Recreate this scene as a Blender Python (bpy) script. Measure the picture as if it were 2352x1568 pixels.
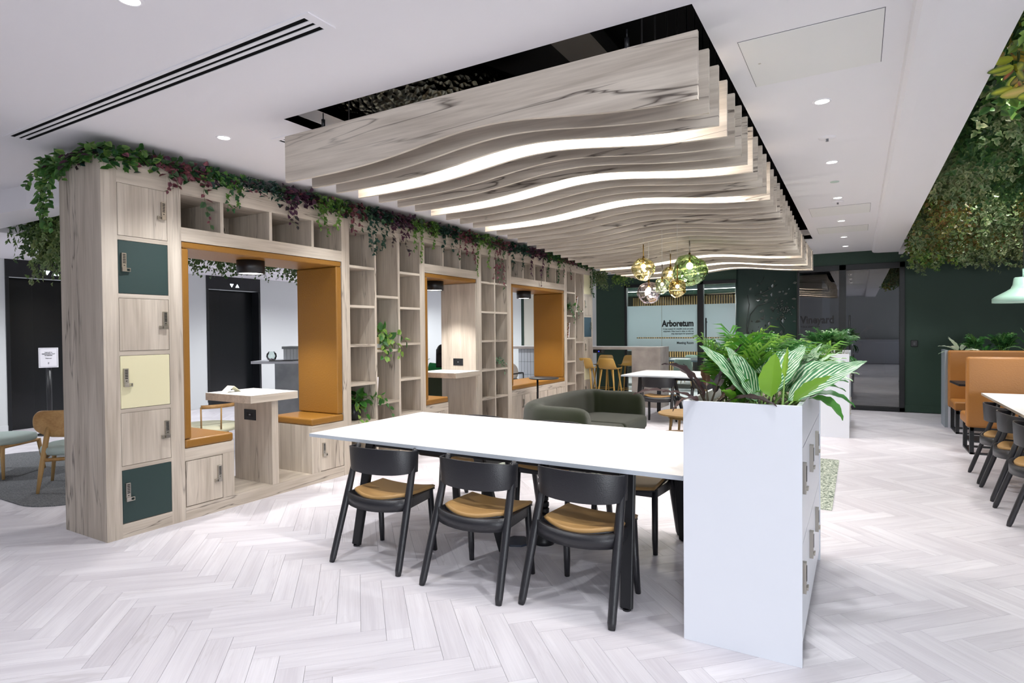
import bpy, bmesh, math, random
from mathutils import Vector, Matrix, noise
PI = math.pi
for o in list(bpy.data.objects):
    bpy.data.objects.remove(o)
S = bpy.context.scene
COL = S.collection

# ------------------------------------------------------------------ camera
cam = bpy.data.cameras.new('camera'); camo = bpy.data.objects.new('camera', cam); COL.objects.link(camo)
yaw, pit, rol = math.radians(30.342), math.radians(.947), math.radians(.51)
r_ = Vector((math.cos(yaw), math.sin(yaw), 0)); f_ = Vector((-math.sin(yaw), math.cos(yaw), 0)); z_ = Vector((0, 0, 1))
f = math.cos(pit) * f_ - math.sin(pit) * z_; u = math.sin(pit) * f_ + math.cos(pit) * z_
r, u = math.cos(rol) * r_ - math.sin(rol) * u, math.sin(rol) * r_ + math.cos(rol) * u
M = Matrix((r, u, -f)).transposed().to_4x4(); M.translation = Vector((0, 0, 1.5))
camo.matrix_world = M
cam.sensor_width = 36; cam.lens = 1361 / 2352 * 36; cam.clip_start = .05; cam.clip_end = 100
S.camera = camo

# ------------------------------------------------------------------ world, lights, exposure
w = bpy.data.worlds.new('world'); S.world = w; w.use_nodes = True
w.node_tree.nodes['Background'].inputs[0].default_value = (.86, .9, 1, 1)
w.node_tree.nodes['Background'].inputs[1].default_value = .25
S.view_settings.view_transform = 'Standard'; S.view_settings.look = 'None'
S.view_settings.exposure = 0.18; S.view_settings.gamma = 1; S.view_settings.use_curve_mapping = False

def area(name, loc, rot, sx, sy, e, col=(1, 1, 1), spread=PI):
    l = bpy.data.lights.new(name, 'AREA'); l.shape = 'RECTANGLE'; l.size = sx; l.size_y = sy; l.energy = e; l.color = col
    l.spread = spread
    o = bpy.data.objects.new(name, l); o.location = loc; o.rotation_euler = rot; COL.objects.link(o); return o
# soft fill added behind the camera; the windows there are made up
area('fill_light', (4.0, -4.7, 1.75), (math.radians(90), 0, 0), 4.0, 1.9, 290, (.90, .95, 1))
area('fill_light', (6.2, -1.7, 1.75), (math.radians(90), 0, math.radians(90)), 5.2, 1.9, 100, (.90, .95, 1))
H = 2.928
DOWN = [(-.2, y) for y in (-.5, 1.05, 2.63, 4.223, 5.793, 7.398, 8.997, 10.599, 11.787)] + \
       [(-3.984, 2.686), (-3.984, 4.26), (-3.984, 5.83), (-3.984, 7.4), (-3.984, 8.97), (-3.984, 10.55), (-2.684, 1.384),
        (-2.684, -.4), (-1.9, 11.6)]
def spot(x, y, z, e, ang=120, blend=.7, rad=.05, col=(.96, .98, 1)):
    l = bpy.data.lights.new('downlight_and_fill', 'SPOT'); l.energy = e; l.spot_size = math.radians(ang); l.spot_blend = blend
    l.shadow_soft_size = rad; l.color = col
    o = bpy.data.objects.new('downlight_and_fill', l); o.location = (x, y, z); COL.objects.link(o)
for x, y in DOWN:
    spot(x, y, H - .03, 78 if y < 3 else 50)
for x, y in ((-9.8, 1.6), (-9.6, 5.0), (-9.6, 8.2), (-7.5, 10.5), (-10.2, 11.2)):
    spot(x, y, 2.68 if y > 2.6 else 2.9, 190, 155)
for x, y in ((1.6, 5.2), (1.6, 7.6), (1.7, 10.2), (3.2, 6.6), (3.2, 9.5)):
    spot(x, y, 2.55, 42, 150, col=(1, .97, .93))
for x, y in ((1.5, 6.2), (1.5, 8.5), (1.6, 11), (2.6, 7.5), (2.6, 10), (1.0, 4.6)):
    spot(x, y, 3.35, 70, 150, col=(1, .97, .9))  # unseen spots added in the void to light the foliage

# ------------------------------------------------------------------ helpers
def lin(h):
    c = [int(h[i:i + 2], 16) / 255 for i in (0, 2, 4)]
    return tuple(x / 12.92 if x <= .04045 else ((x + .055) / 1.055) ** 2.4 for x in c) + (1,)
def root_loc(p):
    while p.parent: p = p.parent
    return Vector(p.location)
class MB:
    def __init__(s): s.v = []; s.f = []; s.m = []; s.s = []; s.uv = {}; s.c = {}
    def add(s, vs, fs, mi=0, sm=False, uvs=None, cols=None):
        n = len(s.v); s.v += [tuple(v) for v in vs]
        if cols:
            for i, c in enumerate(cols): s.c[n + i] = c
        if uvs:
            for i, q in enumerate(uvs): s.uv[n + i] = q
        for q in fs: s.f.append(tuple(n + i for i in q)); s.m.append(mi); s.s.append(sm)
        return s
    def box(s, x0, x1, y0, y1, z0, z1, mi=0):
        v = [(x0, y0, z0), (x1, y0, z0), (x1, y1, z0), (x0, y1, z0), (x0, y0, z1), (x1, y0, z1), (x1, y1, z1), (x0, y1, z1)]
        return s.add(v, [(3, 2, 1, 0), (4, 5, 6, 7), (0, 1, 5, 4), (1, 2, 6, 5), (2, 3, 7, 6), (3, 0, 4, 7)], mi)
    def prism(s, poly, h0, h1, ax='z', mi=0, sm=False):
        def P(a, b, h): return (a, b, h) if ax == 'z' else ((a, h, b) if ax == 'y' else (h, a, b))
        n = len(poly); v = [P(a, b, h0) for a, b in poly] + [P(a, b, h1) for a, b in poly]
        fs = [tuple(range(n))[::-1], tuple(range(n, 2 * n))]
        s.add(v, fs, mi)
        k = len(s.v) - 2 * n
        for i in range(n):
            j = (i + 1) % n; s.f.append((k + i, k + j, k + n + j, k + n + i)); s.m.append(mi); s.s.append(sm)
        return s
    def tube(s, pts, rad, n=8, mi=0, sm=True, cap=True, rot=0):
        pts = [Vector(p) for p in pts]; rr = rad if isinstance(rad, (list, tuple)) else [rad] * len(pts)
        rings = []; ref = None
        for i, p in enumerate(pts):
            d = (pts[min(i + 1, len(pts) - 1)] - pts[max(i - 1, 0)]).normalized()
            if ref is None:
                ref = Vector((0, 0, 1)) if abs(d.z) < .9 else Vector((1, 0, 0))
            a = d.cross(ref).normalized(); b = a.cross(d).normalized(); ref = b
            q = rr[i]; qa, qb = q if isinstance(q, tuple) else (q, q)
            rings.append([p + a * qa * math.cos(rot + 2 * PI * k / n) + b * qb * math.sin(rot + 2 * PI * k / n) for k in range(n)])
        v = [x for R in rings for x in R]; fs = []
        for i in range(len(pts) - 1):
            for k in range(n):
                j = (k + 1) % n; fs.append((i * n + k, i * n + j, (i + 1) * n + j, (i + 1) * n + k))
        s.add(v, fs, mi, sm)
        if cap:
            k0 = len(s.v) - len(v)
            s.f.append(tuple(k0 + k for k in range(n))[::-1]); s.m.append(mi); s.s.append(False)
            s.f.append(tuple(k0 + (len(pts) - 1) * n + k for k in range(n))); s.m.append(mi); s.s.append(False)
        return s
    def lathe(s, prof, c=(0, 0, 0), n=24, mi=0, sm=True, fn=None):
        v = []; fs = []
        for (rad, z) in prof:
            for k in range(n):
                a = 2 * PI * k / n; p = Vector((rad * math.cos(a), rad * math.sin(a), z))
                if fn: p = fn(p)
                v.append((p[0] + c[0], p[1] + c[1], p[2] + c[2]))
        for i in range(len(prof) - 1):
            for k in range(n):
                j = (k + 1) % n; fs.append((i * n + k, i * n + j, (i + 1) * n + j, (i + 1) * n + k))
        return s.add(v, fs, mi, sm)
    def disc(s, c, rad, n=24, mi=0, up=True, ry=None):
        ry = ry or rad
        v = [(c[0] + rad * math.cos(2 * PI * k / n), c[1] + ry * math.sin(2 * PI * k / n), c[2]) for k in range(n)]
        return s.add(v, [tuple(range(n)) if up else tuple(range(n))[::-1]], mi)
    def sphere(s, c, rx, ry=None, rz=None, n=16, m=10, mi=0):
        ry = ry or rx; rz = rz or rx; pr = [(max(math.sin(PI * i / m), .001), -math.cos(PI * i / m)) for i in range(m + 1)]
        return s.lathe(pr, c, n, mi, True, lambda p: Vector((p[0] * rx, p[1] * ry, p[2] * rz)))
    def grid(s, rows, mi=0, sm=True, close=False, uvs=None):
        n = len(rows[0]); v = [p for R in rows for p in R]; fs = []
        for i in range(len(rows) - 1):
            for k in range(n if close else n - 1):
                j = (k + 1) % n; fs.append((i * n + k, i * n + j, (i + 1) * n + j, (i + 1) * n + k))
        return s.add(v, fs, mi, sm, uvs)
    def build(s, name, mats, parent=None, bevel=0, kind=None, label=None, cat=None, group=None, origin=None, seg=2, sub=0, solid=0):
        if not isinstance(mats, (list, tuple)): mats = [mats]
        if parent is not None: off = root_loc(parent)
        elif origin is not None: off = Vector(origin)
        elif kind == 'structure': off = Vector((0, 0, 0))
        else:
            xs = [v[0] for v in s.v]; ys = [v[1] for v in s.v]; zs = [v[2] for v in s.v]
            off = Vector(((min(xs) + max(xs)) / 2, (min(ys) + max(ys)) / 2, min(zs)))
        me = bpy.data.meshes.new(name)
        me.from_pydata([(v[0] - off.x, v[1] - off.y, v[2] - off.z) for v in s.v], [], s.f)
        for m in mats: me.materials.append(m)
        me.polygons.foreach_set('material_index', s.m); me.polygons.foreach_set('use_smooth', s.s)
        if s.uv:
            ul = me.uv_layers.new(name='UVMap'); d = []
            for l in me.loops: d += list(s.uv.get(l.vertex_index, (0, 0)))
            ul.data.foreach_set('uv', d)
        if s.c:
            ca = me.color_attributes.new('Col', 'FLOAT_COLOR', 'POINT'); d = []
            for i in range(len(s.v)): d += list(s.c.get(i, (.1, .1, .1, 1)))
            ca.data.foreach_set('color', d)
        me.update()
        o = bpy.data.objects.new(name, me); COL.objects.link(o)
        if parent is not None: o.parent = parent
        else: o.location = off
        if bevel:
            b = o.modifiers.new('bevel', 'BEVEL'); b.width = bevel; b.segments = seg; b.limit_method = 'ANGLE'
        if solid:
            b = o.modifiers.new('solid', 'SOLIDIFY'); b.thickness = solid; b.offset = 0
        if sub:
            b = o.modifiers.new('sub', 'SUBSURF'); b.levels = sub; b.render_levels = sub
        tag(o, label, cat, group, kind); return o
def tag(o, label=None, cat=None, group=None, kind=None):
    if label: o['label'] = label
    if cat: o['category'] = cat
    if group: o['group'] = group
    if kind: o['kind'] = kind
    return o
def thing(name, label, cat, loc=(0, 0, 0), group=None, rot=0):
    o = bpy.data.objects.new(name, None); o.empty_display_size = .1; COL.objects.link(o)
    o.location = loc; o.rotation_euler[2] = rot; return tag(o, label, cat, group)
KIDS = {}
def copy_tree(o, parent=None, kids=None):
    if kids is None:
        kids = {}
        for q in bpy.data.objects:
            if q.parent: kids.setdefault(q.parent.name, []).append(q)
    c = o.copy(); COL.objects.link(c); c.parent = parent
    for ch in kids.get(o.name, []): copy_tree(ch, c, kids)
    return c
def text(name, body, size, loc, rot, mat, parent, align='LEFT', offset=0.0, extrude=.0008, sx=1.0):
    cu = bpy.data.curves.new(name, 'FONT'); cu.body = body; cu.size = size; cu.align_x = align; cu.offset = offset
    cu.extrude = extrude; cu.resolution_u = 3
    t = bpy.data.objects.new(name, cu); COL.objects.link(t)
    dg = bpy.context.evaluated_depsgraph_get(); me = bpy.data.meshes.new_from_object(t.evaluated_get(dg))
    bpy.data.objects.remove(t)
    m = Matrix.Translation(Vector(loc) - (root_loc(parent) if parent else Vector())) @ Matrix.Rotation(rot[2], 4, 'Z') @ Matrix.Rotation(rot[0], 4, 'X') @ Matrix.Diagonal((sx, 1, 1, 1))
    me.transform(m); me.materials.clear(); me.materials.append(mat)
    o = bpy.data.objects.new(name, me); COL.objects.link(o)
    if parent: o.parent = parent
    return o

# ------------------------------------------------------------------ materials
def newmat(name):
    m = bpy.data.materials.new(name); m.use_nodes = True; nt = m.node_tree
    return m, nt, nt.nodes['Principled BSDF']
def mat(name, col, rough=.5, metal=0, spec=.5, bump=0, bscale=200, emit=None, es=0, coat=0, sheen=0, alpha=1, trans=0):
    m, nt, p = newmat(name)
    p.inputs['Base Color'].default_value = lin(col) if isinstance(col, str) else tuple(col) + (1,)
    p.inputs['Roughness'].default_value = rough; p.inputs['Metallic'].default_value = metal
    p.inputs['Specular IOR Level'].default_value = spec; p.inputs['Coat Weight'].default_value = coat
    p.inputs['Sheen Weight'].default_value = sheen; p.inputs['Transmission Weight'].default_value = trans
    if emit: p.inputs['Emission Color'].default_value = lin(emit); p.inputs['Emission Strength'].default_value = es
    if bump:
        g = nt.nodes.new('ShaderNodeNewGeometry'); n = nt.nodes.new('ShaderNodeTexNoise'); n.inputs['Scale'].default_value = bscale
        b = nt.nodes.new('ShaderNodeBump'); b.inputs['Strength'].default_value = bump; b.inputs['Distance'].default_value = .01
        nt.links.new(g.outputs['Position'], n.inputs['Vector']); nt.links.new(n.outputs['Fac'], b.inputs['Height'])
        nt.links.new(b.outputs['Normal'], p.inputs['Normal'])
    return m
def N(nt, t, **k):
    n = nt.nodes.new(t)
    for a, b in k.items():
        if a.startswith('i_'): n.inputs[int(a[2:])].default_value = b
        else: setattr(n, a, b)
    return n
def ramp(nt, fac, stops, interp='LINEAR'):
    n = nt.nodes.new('ShaderNodeValToRGB'); n.color_ramp.interpolation = interp
    e = n.color_ramp.elements
    while len(e) < len(stops): e.new(.5)
    for q, (p, c) in zip(e, stops): q.position = p; q.color = c if len(c) == 4 else tuple(c) + (1,)
    nt.links.new(fac, n.inputs['Fac']); return n
def wood(name, axis, light='cabfb1', dark='aa9e90', crack=.75, uvmode=False, fine=1.0, crackcol='4b413b', rough=.55):
    m, nt, p = newmat(name); L = nt.links.new
    mp = N(nt, 'ShaderNodeMapping')
    if uvmode:
        tc = N(nt, 'ShaderNodeTexCoord'); oi = N(nt, 'ShaderNodeObjectInfo')
        mu = N(nt, 'ShaderNodeMath', operation='MULTIPLY', i_1=517.0); L(oi.outputs['Random'], mu.inputs[0])
        cx = N(nt, 'ShaderNodeCombineXYZ'); L(mu.outputs[0], cx.inputs[0]); L(mu.outputs[0], cx.inputs[2])
        va = N(nt, 'ShaderNodeVectorMath', operation='ADD'); L(tc.outputs['UV'], va.inputs[0]); L(cx.outputs[0], va.inputs[1])
        vec = va.outputs[0]
        mp.inputs['Scale'].default_value = (1.2, 14, 1)
    else:
        g = N(nt, 'ShaderNodeNewGeometry'); vec = g.outputs['Position']
        sc = [9, 9, 9]; sc['xyz'.index(axis)] = .9; mp.inputs['Scale'].default_value = sc
    L(vec, mp.inputs['Vector'])
    # broad streaks, swirled a little
    n1 = N(nt, 'ShaderNodeTexNoise'); n1.inputs['Scale'].default_value = 1.0; n1.inputs['Detail'].default_value = 5; n1.inputs['Distortion'].default_value = .8
    L(mp.outputs[0], n1.inputs['Vector'])
    m2 = N(nt, 'ShaderNodeMapping'); s2 = [70, 70, 70] if not uvmode else [3, 130, 1]
    if not uvmode: s2['xyz'.index(axis)] = 2.5
    m2.inputs['Scale'].default_value = s2; L(vec, m2.inputs['Vector'])
    n2 = N(nt, 'ShaderNodeTexNoise'); n2.inputs['Scale'].default_value = fine; n2.inputs['Detail'].default_value = 3; L(m2.outputs[0], n2.inputs['Vector'])
    mx = N(nt, 'ShaderNodeMix', data_type='FLOAT'); mx.inputs[0].default_value = .33
    L(n1.outputs['Fac'], mx.inputs[2]); L(n2.outputs['Fac'], mx.inputs[3])
    cr = ramp(nt, mx.outputs[0], [(.36, lin(dark)), (.62, lin(light))])
    out = cr.outputs['Color']
    if crack:
        m3 = N(nt, 'ShaderNodeMapping'); s3 = [6, 6, 6]
        if not uvmode: s3['xyz'.index(axis)] = .42
        else: s3 = [.7, 7, 1]
        m3.inputs['Scale'].default_value = s3; m3.inputs['Location'].default_value = (3.1, 7.7, 1.3); L(vec, m3.inputs['Vector'])
        n3 = N(nt, 'ShaderNodeTexNoise'); n3.inputs['Scale'].default_value = 1; n3.inputs['Detail'].default_value = 4; n3.inputs['Roughness'].default_value = .5; n3.inputs['Distortion'].default_value = .5
        L(m3.outputs[0], n3.inputs['Vector'])
        sb = N(nt, 'ShaderNodeMath', operation='SUBTRACT', i_1=.5); L(n3.outputs['Fac'], sb.inputs[0])
        ab = N(nt, 'ShaderNodeMath', operation='ABSOLUTE'); L(sb.outputs[0], ab.inputs[0])
        r1 = ramp(nt, ab.outputs[0], [(0, (1, 1, 1)), (.005, (.55, .55, .55)), (.014, (0, 0, 0))])
        n4 = N(nt, 'ShaderNodeTexNoise'); n4.inputs['Scale'].default_value = .32; L(m3.outputs[0], n4.inputs['Vector'])
        r2 = ramp(nt, n4.outputs['Fac'], [(.48, (0, 0, 0)), (.58, (1, 1, 1))])
        mm = N(nt, 'ShaderNodeMath', operation='MULTIPLY'); L(r1.outputs['Color'], mm.inputs[0]); L(r2.outputs['Color'], mm.inputs[1])
        m5 = N(nt, 'ShaderNodeMath', operation='MULTIPLY', i_1=crack); L(mm.outputs[0], m5.inputs[0])
        mc = N(nt, 'ShaderNodeMix', data_type='RGBA'); L(m5.outputs[0], mc.inputs[0]); L(out, mc.inputs[6]); mc.inputs[7].default_value = lin(crackcol)
        out = mc.outputs[2]
    if uvmode:
        # each plank has a tone of its own
        sx = N(nt, 'ShaderNodeSeparateXYZ'); L(vec, sx.inputs[0])
        dv = N(nt, 'ShaderNodeMath', operation='DIVIDE', i_1=2.0); L(sx.outputs[0], dv.inputs[0])
        fl = N(nt, 'ShaderNodeMath', operation='FLOOR'); L(dv.outputs[0], fl.inputs[0])
        wn = N(nt, 'ShaderNodeTexWhiteNoise', noise_dimensions='1D'); L(fl.outputs[0], wn.inputs['W'])
        r5 = ramp(nt, wn.outputs['Value'], [(0, (.89, .88, .89)), (1, (1.03, 1.03, 1.03))])
        ml = N(nt, 'ShaderNodeMix', data_type='RGBA', blend_type='MULTIPLY'); ml.inputs[0].default_value = 1
        L(out, ml.inputs[6]); L(r5.outputs['Color'], ml.inputs[7]); out = ml.outputs[2]
    L(out, p.inputs['Base Color']); p.inputs['Roughness'].default_value = rough; p.inputs['Specular IOR Level'].default_value = .35
    b = N(nt, 'ShaderNodeBump'); b.inputs['Strength'].default_value = .12; b.inputs['Distance'].default_value = .004
    L(n2.outputs['Fac'], b.inputs['Height']); L(b.outputs['Normal'], p.inputs['Normal'])
    return m
W = {a: wood('pale_oak_laminate_' + a, a) for a in 'xyz'}
WPLAIN = wood('pale_oak_edge', 'y', crack=0)
WS = wood('slat_oak', 'x', 'd4cabd', 'b0a598', .95)
FLOOR = wood('white_oak_plank', 'x', 'dfdce1', 'cfcbd1', .22, uvmode=True, crackcol='8f8685', rough=.42)
NAT = wood('natural_oak', 'x', 'c29a66', 'a67d4d', 0, rough=.45)
NATZ = wood('natural_oak_upright', 'z', 'bd9a68', 'a27f50', 0, rough=.45)
TABWOOD = wood('golden_oak', 'x', 'b3946a', '9c7c50', 0, rough=.5)
WHITE = mat('ceiling_white_paint', 'eae8ec', .8, spec=.2)
GREY = mat('grey_white_paint', 'd2d5d6', .7, spec=.25)
CREAM = mat('cream_paint', 'dcdccf', .7)
GREEN = mat('dark_green_paint', '2b4036', .55, spec=.35)
COLGREEN = mat('glossy_dark_green_paint', '2b3d37', .38, spec=.5)
RELIEF = mat('relief_green_paint', '1c2823', .25, spec=.7)
LEATHER = mat('tan_leather', '8d6121', .42, bump=.25, bscale=60, spec=.5)
LEATHERB = mat('booth_tan_leather', '9f6a30', .42, bump=.15, bscale=60)
SEATL = mat('seat_tan_leather', 'ab8653', .5, bump=.1, bscale=300)
BLACK = mat('black_stained_ash', '1d1d22', .38, bump=.12, bscale=150, spec=.6)
BLACKM = mat('black_metal', '15161a', .4, spec=.5)
BLACKP = mat('black_lift_panel', '17191d', .32, spec=.5)
DOORP = mat('black_lift_door', '0f1215', .25, spec=.5)
TABLEW = mat('white_table_laminate', 'dfdddd', .5, spec=.25)
TABLEE = mat('grey_table_edge', 'b9c0c9', .5)
PLANT = mat('white_powder_coat', 'dfe2ea', .3, spec=.5)
DG = mat('bottle_green_door', '263b39', .55); CR = mat('cream_yellow_door', 'e0d9b4', .55); BL = mat('petrol_blue_door', '34505f', .55)
NICKEL = mat('satin_nickel', 'b9b4aa', .3, metal=1); KEYS = mat('black_rubber_keys', '141414', .6)
CONC = None
SOFA = mat('dark_green_felt', '262d1b', .95, bump=.5, bscale=700, sheen=.4, spec=.1)
MINT = mat('mint_wool', 'b9c8c3', .95, bump=.6, bscale=300, spec=.1)
PALE = mat('pale_cream_fabric', 'e3e3c8', .9)
YEL = mat('mustard_plastic', 'b8924a', .45)
YELD = mat('ochre_plastic', '8a6526', .5)
VOID = mat('black_ceiling_void', '0b0c0e', .9, spec=.1)
DUCT = mat('dark_duct', '1e2023', .6)
ALU = mat('powder_aluminium', '9aa3ab', .4, metal=.3)
FRAME = mat('black_window_frame', '15181c', .45)
EM = lambda n, c, s: mat(n, c, 1, emit=c, es=s)
LAMP = EM('lamp_diffuser', 'fffaf2', 9); LED = EM('led_diffuser', 'fff4e6', 22); GLOWW = EM('lit_lamp_ring', 'eaf2ff', 3.0)
SOIL = mat('dark_soil', '2a211b', 1); PAPER = mat('white_paper', 'e8e6ec', .7); INK = mat('black_ink', '18181c', .7)
TILE = mat('white_tile', 'e3e6ea', .3); TILEG = mat('grey_tile', 'b3b9bf', .35); GROUT = mat('dark_grout', '5b6064', .8)
POTB = mat('black_ceramic', '25262b', .3); POTW = mat('white_glaze', 'e3e2e0', .35); POTT = mat('beige_stoneware', 'b89f6d', .6)
BLUEL = EM('blue_indicator', '2830ff', 4)
def conc(name, a, b, sc=6):
    m, nt, p = newmat(name); g = N(nt, 'ShaderNodeNewGeometry'); n = N(nt, 'ShaderNodeTexNoise'); n.inputs['Scale'].default_value = sc; n.inputs['Detail'].default_value = 8
    nt.links.new(g.outputs['Position'], n.inputs['Vector']); c = ramp(nt, n.outputs['Fac'], [(.35, lin(a)), (.65, lin(b))])
    nt.links.new(c.outputs['Color'], p.inputs['Base Color']); p.inputs['Roughness'].default_value = .6; return m
CONC = conc('grey_stone_laminate', '8b8480', 'aaa39d', 3)
DESKM = conc('pale_grey_desk_laminate', '8f9499', 'a9aeb2', 4)
def speck(name, cols, sc, stretch=(1, 1, 1)):
    m, nt, p = newmat(name); g = N(nt, 'ShaderNodeNewGeometry'); mp = N(nt, 'ShaderNodeMapping'); mp.inputs['Scale'].default_value = stretch
    n = N(nt, 'ShaderNodeTexNoise'); n.inputs['Scale'].default_value = sc; n.inputs['Detail'].default_value = 2
    nt.links.new(g.outputs['Position'], mp.inputs[0]); nt.links.new(mp.outputs[0], n.inputs['Vector'])
    c = ramp(nt, n.outputs['Fac'], [(.3 + .4 * i / (len(cols) - 1), lin(q)) for i, q in enumerate(cols)], 'CONSTANT' if len(cols) > 2 else 'LINEAR')
    nt.links.new(c.outputs['Color'], p.inputs['Base Color']); p.inputs['Roughness'].default_value = 1
    b = N(nt, 'ShaderNodeBump'); b.inputs['Strength'].default_value = .6; b.inputs['Distance'].default_value = .01
    nt.links.new(n.outputs['Fac'], b.inputs['Height']); nt.links.new(b.outputs['Normal'], p.inputs['Normal']); return m
RUGG = speck('mottled_green_rug', ['5b665b', 'a9b1a3', 'cfd4c8', 'e0e3da'], 60)
RUGD = speck('charcoal_rug', ['4d4f52', '7b7d7f'], 30, (1, 7, 1))
PEB = speck('pale_pebbles', ['6f6a60', 'a9a294', 'cfcabd'], 90)
STONE = mat('pebble', 'b5ad9f', .7); STONE2 = mat('pebble_dark', '77705f', .7)
def foil():
    m, nt, p = newmat('crinkled_foil'); g = N(nt, 'ShaderNodeNewGeometry'); n = N(nt, 'ShaderNodeTexVoronoi'); n.inputs['Scale'].default_value = 22
    b = N(nt, 'ShaderNodeBump'); b.inputs['Strength'].default_value = 1; b.inputs['Distance'].default_value = .03
    nt.links.new(g.outputs['Position'], n.inputs['Vector']); nt.links.new(n.outputs['Distance'], b.inputs['Height']); nt.links.new(b.outputs['Normal'], p.inputs['Normal'])
    p.inputs['Base Color'].default_value = lin('55564f'); p.inputs['Metallic'].default_value = 1; p.inputs['Roughness'].default_value = .25; return m
FOIL = foil()
def leafmat(name='leaf', rough=.4):
    m, nt, p = newmat(name); a = N(nt, 'ShaderNodeAttribute', attribute_name='Col'); nt.links.new(a.outputs['Color'], p.inputs['Base Color'])
    p.inputs['Roughness'].default_value = rough; p.inputs['Specular IOR Level'].default_value = .4
    t = N(nt, 'ShaderNodeBsdfTranslucent'); nt.links.new(a.outputs['Color'], t.inputs['Color'])
    mx = N(nt, 'ShaderNodeMixShader'); mx.inputs[0].default_value = .25; o = nt.nodes['Material Output']
    nt.links.new(p.outputs[0], mx.inputs[1]); nt.links.new(t.outputs[0], mx.inputs[2]); nt.links.new(mx.outputs[0], o.inputs['Surface']); return m
LEAF = leafmat(); STEM = mat('vine_stem', '4d5a2c', .7); STEMB = mat('brown_stem', '3a2f22', .8)
def striped():
    m, nt, p = newmat('striped_leaf'); L = nt.links.new; tc = N(nt, 'ShaderNodeTexCoord'); sx = N(nt, 'ShaderNodeSeparateXYZ'); L(tc.outputs['UV'], sx.inputs[0])
    ab = N(nt, 'ShaderNodeMath', operation='ABSOLUTE'); L(sx.outputs[1], ab.inputs[0])
    m1 = N(nt, 'ShaderNodeMath', operation='MULTIPLY', i_1=-.62); L(ab.outputs[0], m1.inputs[0])
    a1 = N(nt, 'ShaderNodeMath', operation='ADD'); L(sx.outputs[0], a1.inputs[0]); L(m1.outputs[0], a1.inputs[1])
    nz = N(nt, 'ShaderNodeTexNoise'); nz.inputs['Scale'].default_value = 5; L(tc.outputs['UV'], nz.inputs['Vector'])
    a2 = N(nt, 'ShaderNodeMath', operation='MULTIPLY_ADD', i_1=.10); L(nz.outputs['Fac'], a2.inputs[0]); L(a1.outputs[0], a2.inputs[2])
    m2 = N(nt, 'ShaderNodeMath', operation='MULTIPLY', i_1=40.0); L(a2.outputs[0], m2.inputs[0])
    sn = N(nt, 'ShaderNodeMath', operation='SINE'); L(m2.outputs[0], sn.inputs[0])
    md = N(nt, 'ShaderNodeMath', operation='MULTIPLY_ADD', i_1=.5, i_2=.5); L(sn.outputs[0], md.inputs[0])
    c = ramp(nt, md.outputs[0], [(.15, lin('3c7a4e')), (.5, lin('5f9a68')), (.7, lin('b4cfa8')), (.9, lin('dbe6cc'))])
    e = ramp(nt, ab.outputs[0], [(0, lin('a9cf86')), (.05, (0, 0, 0, 1))]);
    f1 = ramp(nt, ab.outputs[0], [(.0, (1, 1, 1)), (.06, (0, 0, 0)), (.9, (0, 0, 0)), (.96, (.8, .8, .8))])
    mx = N(nt, 'ShaderNodeMix', data_type='RGBA'); L(f1.outputs['Color'], mx.inputs[0]); L(c.outputs['Color'], mx.inputs[6]); mx.inputs[7].default_value = lin('3f7f3f')
    gm = N(nt, 'ShaderNodeNewGeometry'); bk = N(nt, 'ShaderNodeMix', data_type='RGBA'); L(gm.outputs['Backfacing'], bk.inputs[0]); L(mx.outputs[2], bk.inputs[7]); bk.inputs[6].default_value = lin('86b050')
    L(bk.outputs[2], p.inputs['Base Color']); p.inputs['Roughness'].default_value = .35
    nt.nodes.remove(e)
    return m
STRIPE = striped()
def glassy(name, tint, gloss=.12, rough=0.0, alpha=(1, 1, 1)):
    m = bpy.data.materials.new(name); m.use_nodes = True; nt = m.node_tree; nt.nodes.clear(); L = nt.links.new
    o = N(nt, 'ShaderNodeOutputMaterial'); t = N(nt, 'ShaderNodeBsdfTransparent'); t.inputs[0].default_value = tuple(tint) + (1,)
    g = N(nt, 'ShaderNodeBsdfGlossy'); g.inputs['Roughness'].default_value = rough; g.inputs[0].default_value = tuple(alpha) + (1,)
    fr = N(nt, 'ShaderNodeFresnel'); fr.inputs[0].default_value = 1.5
    a = N(nt, 'ShaderNodeMath', operation='ADD', use_clamp=True, i_1=gloss); L(fr.outputs[0], a.inputs[0])
    mx = N(nt, 'ShaderNodeMixShader'); L(a.outputs[0], mx.inputs[0]); L(t.outputs[0], mx.inputs[1]); L(g.outputs[0], mx.inputs[2]); L(mx.outputs[0], o.inputs[0]); return m
GLASS = glassy('clear_glass', (.88, .95, .93), .02)
DARKG = glassy('smoked_glass', (.22, .24, .27), .13)
def frost():
    m = bpy.data.materials.new('frosted_film'); m.use_nodes = True; nt = m.node_tree; nt.nodes.clear(); L = nt.links.new
    o = N(nt, 'ShaderNodeOutputMaterial'); t = N(nt, 'ShaderNodeBsdfTransparent'); t.inputs[0].default_value = (.8, .88, .9, 1)
    d = N(nt, 'ShaderNodeBsdfDiffuse'); d.inputs[0].default_value = (.66, .72, .75, 1); tl = N(nt, 'ShaderNodeBsdfTranslucent'); tl.inputs[0].default_value = (.76, .83, .86, 1)
    m1 = N(nt, 'ShaderNodeMixShader'); m1.inputs[0].default_value = .6; L(d.outputs[0], m1.inputs[1]); L(tl.outputs[0], m1.inputs[2])
    mx = N(nt, 'ShaderNodeMixShader'); mx.inputs[0].default_value = .8; L(t.outputs[0], mx.inputs[1]); L(m1.outputs[0], mx.inputs[2]); L(mx.outputs[0], o.inputs[0]); return m
FROST = frost()
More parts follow.
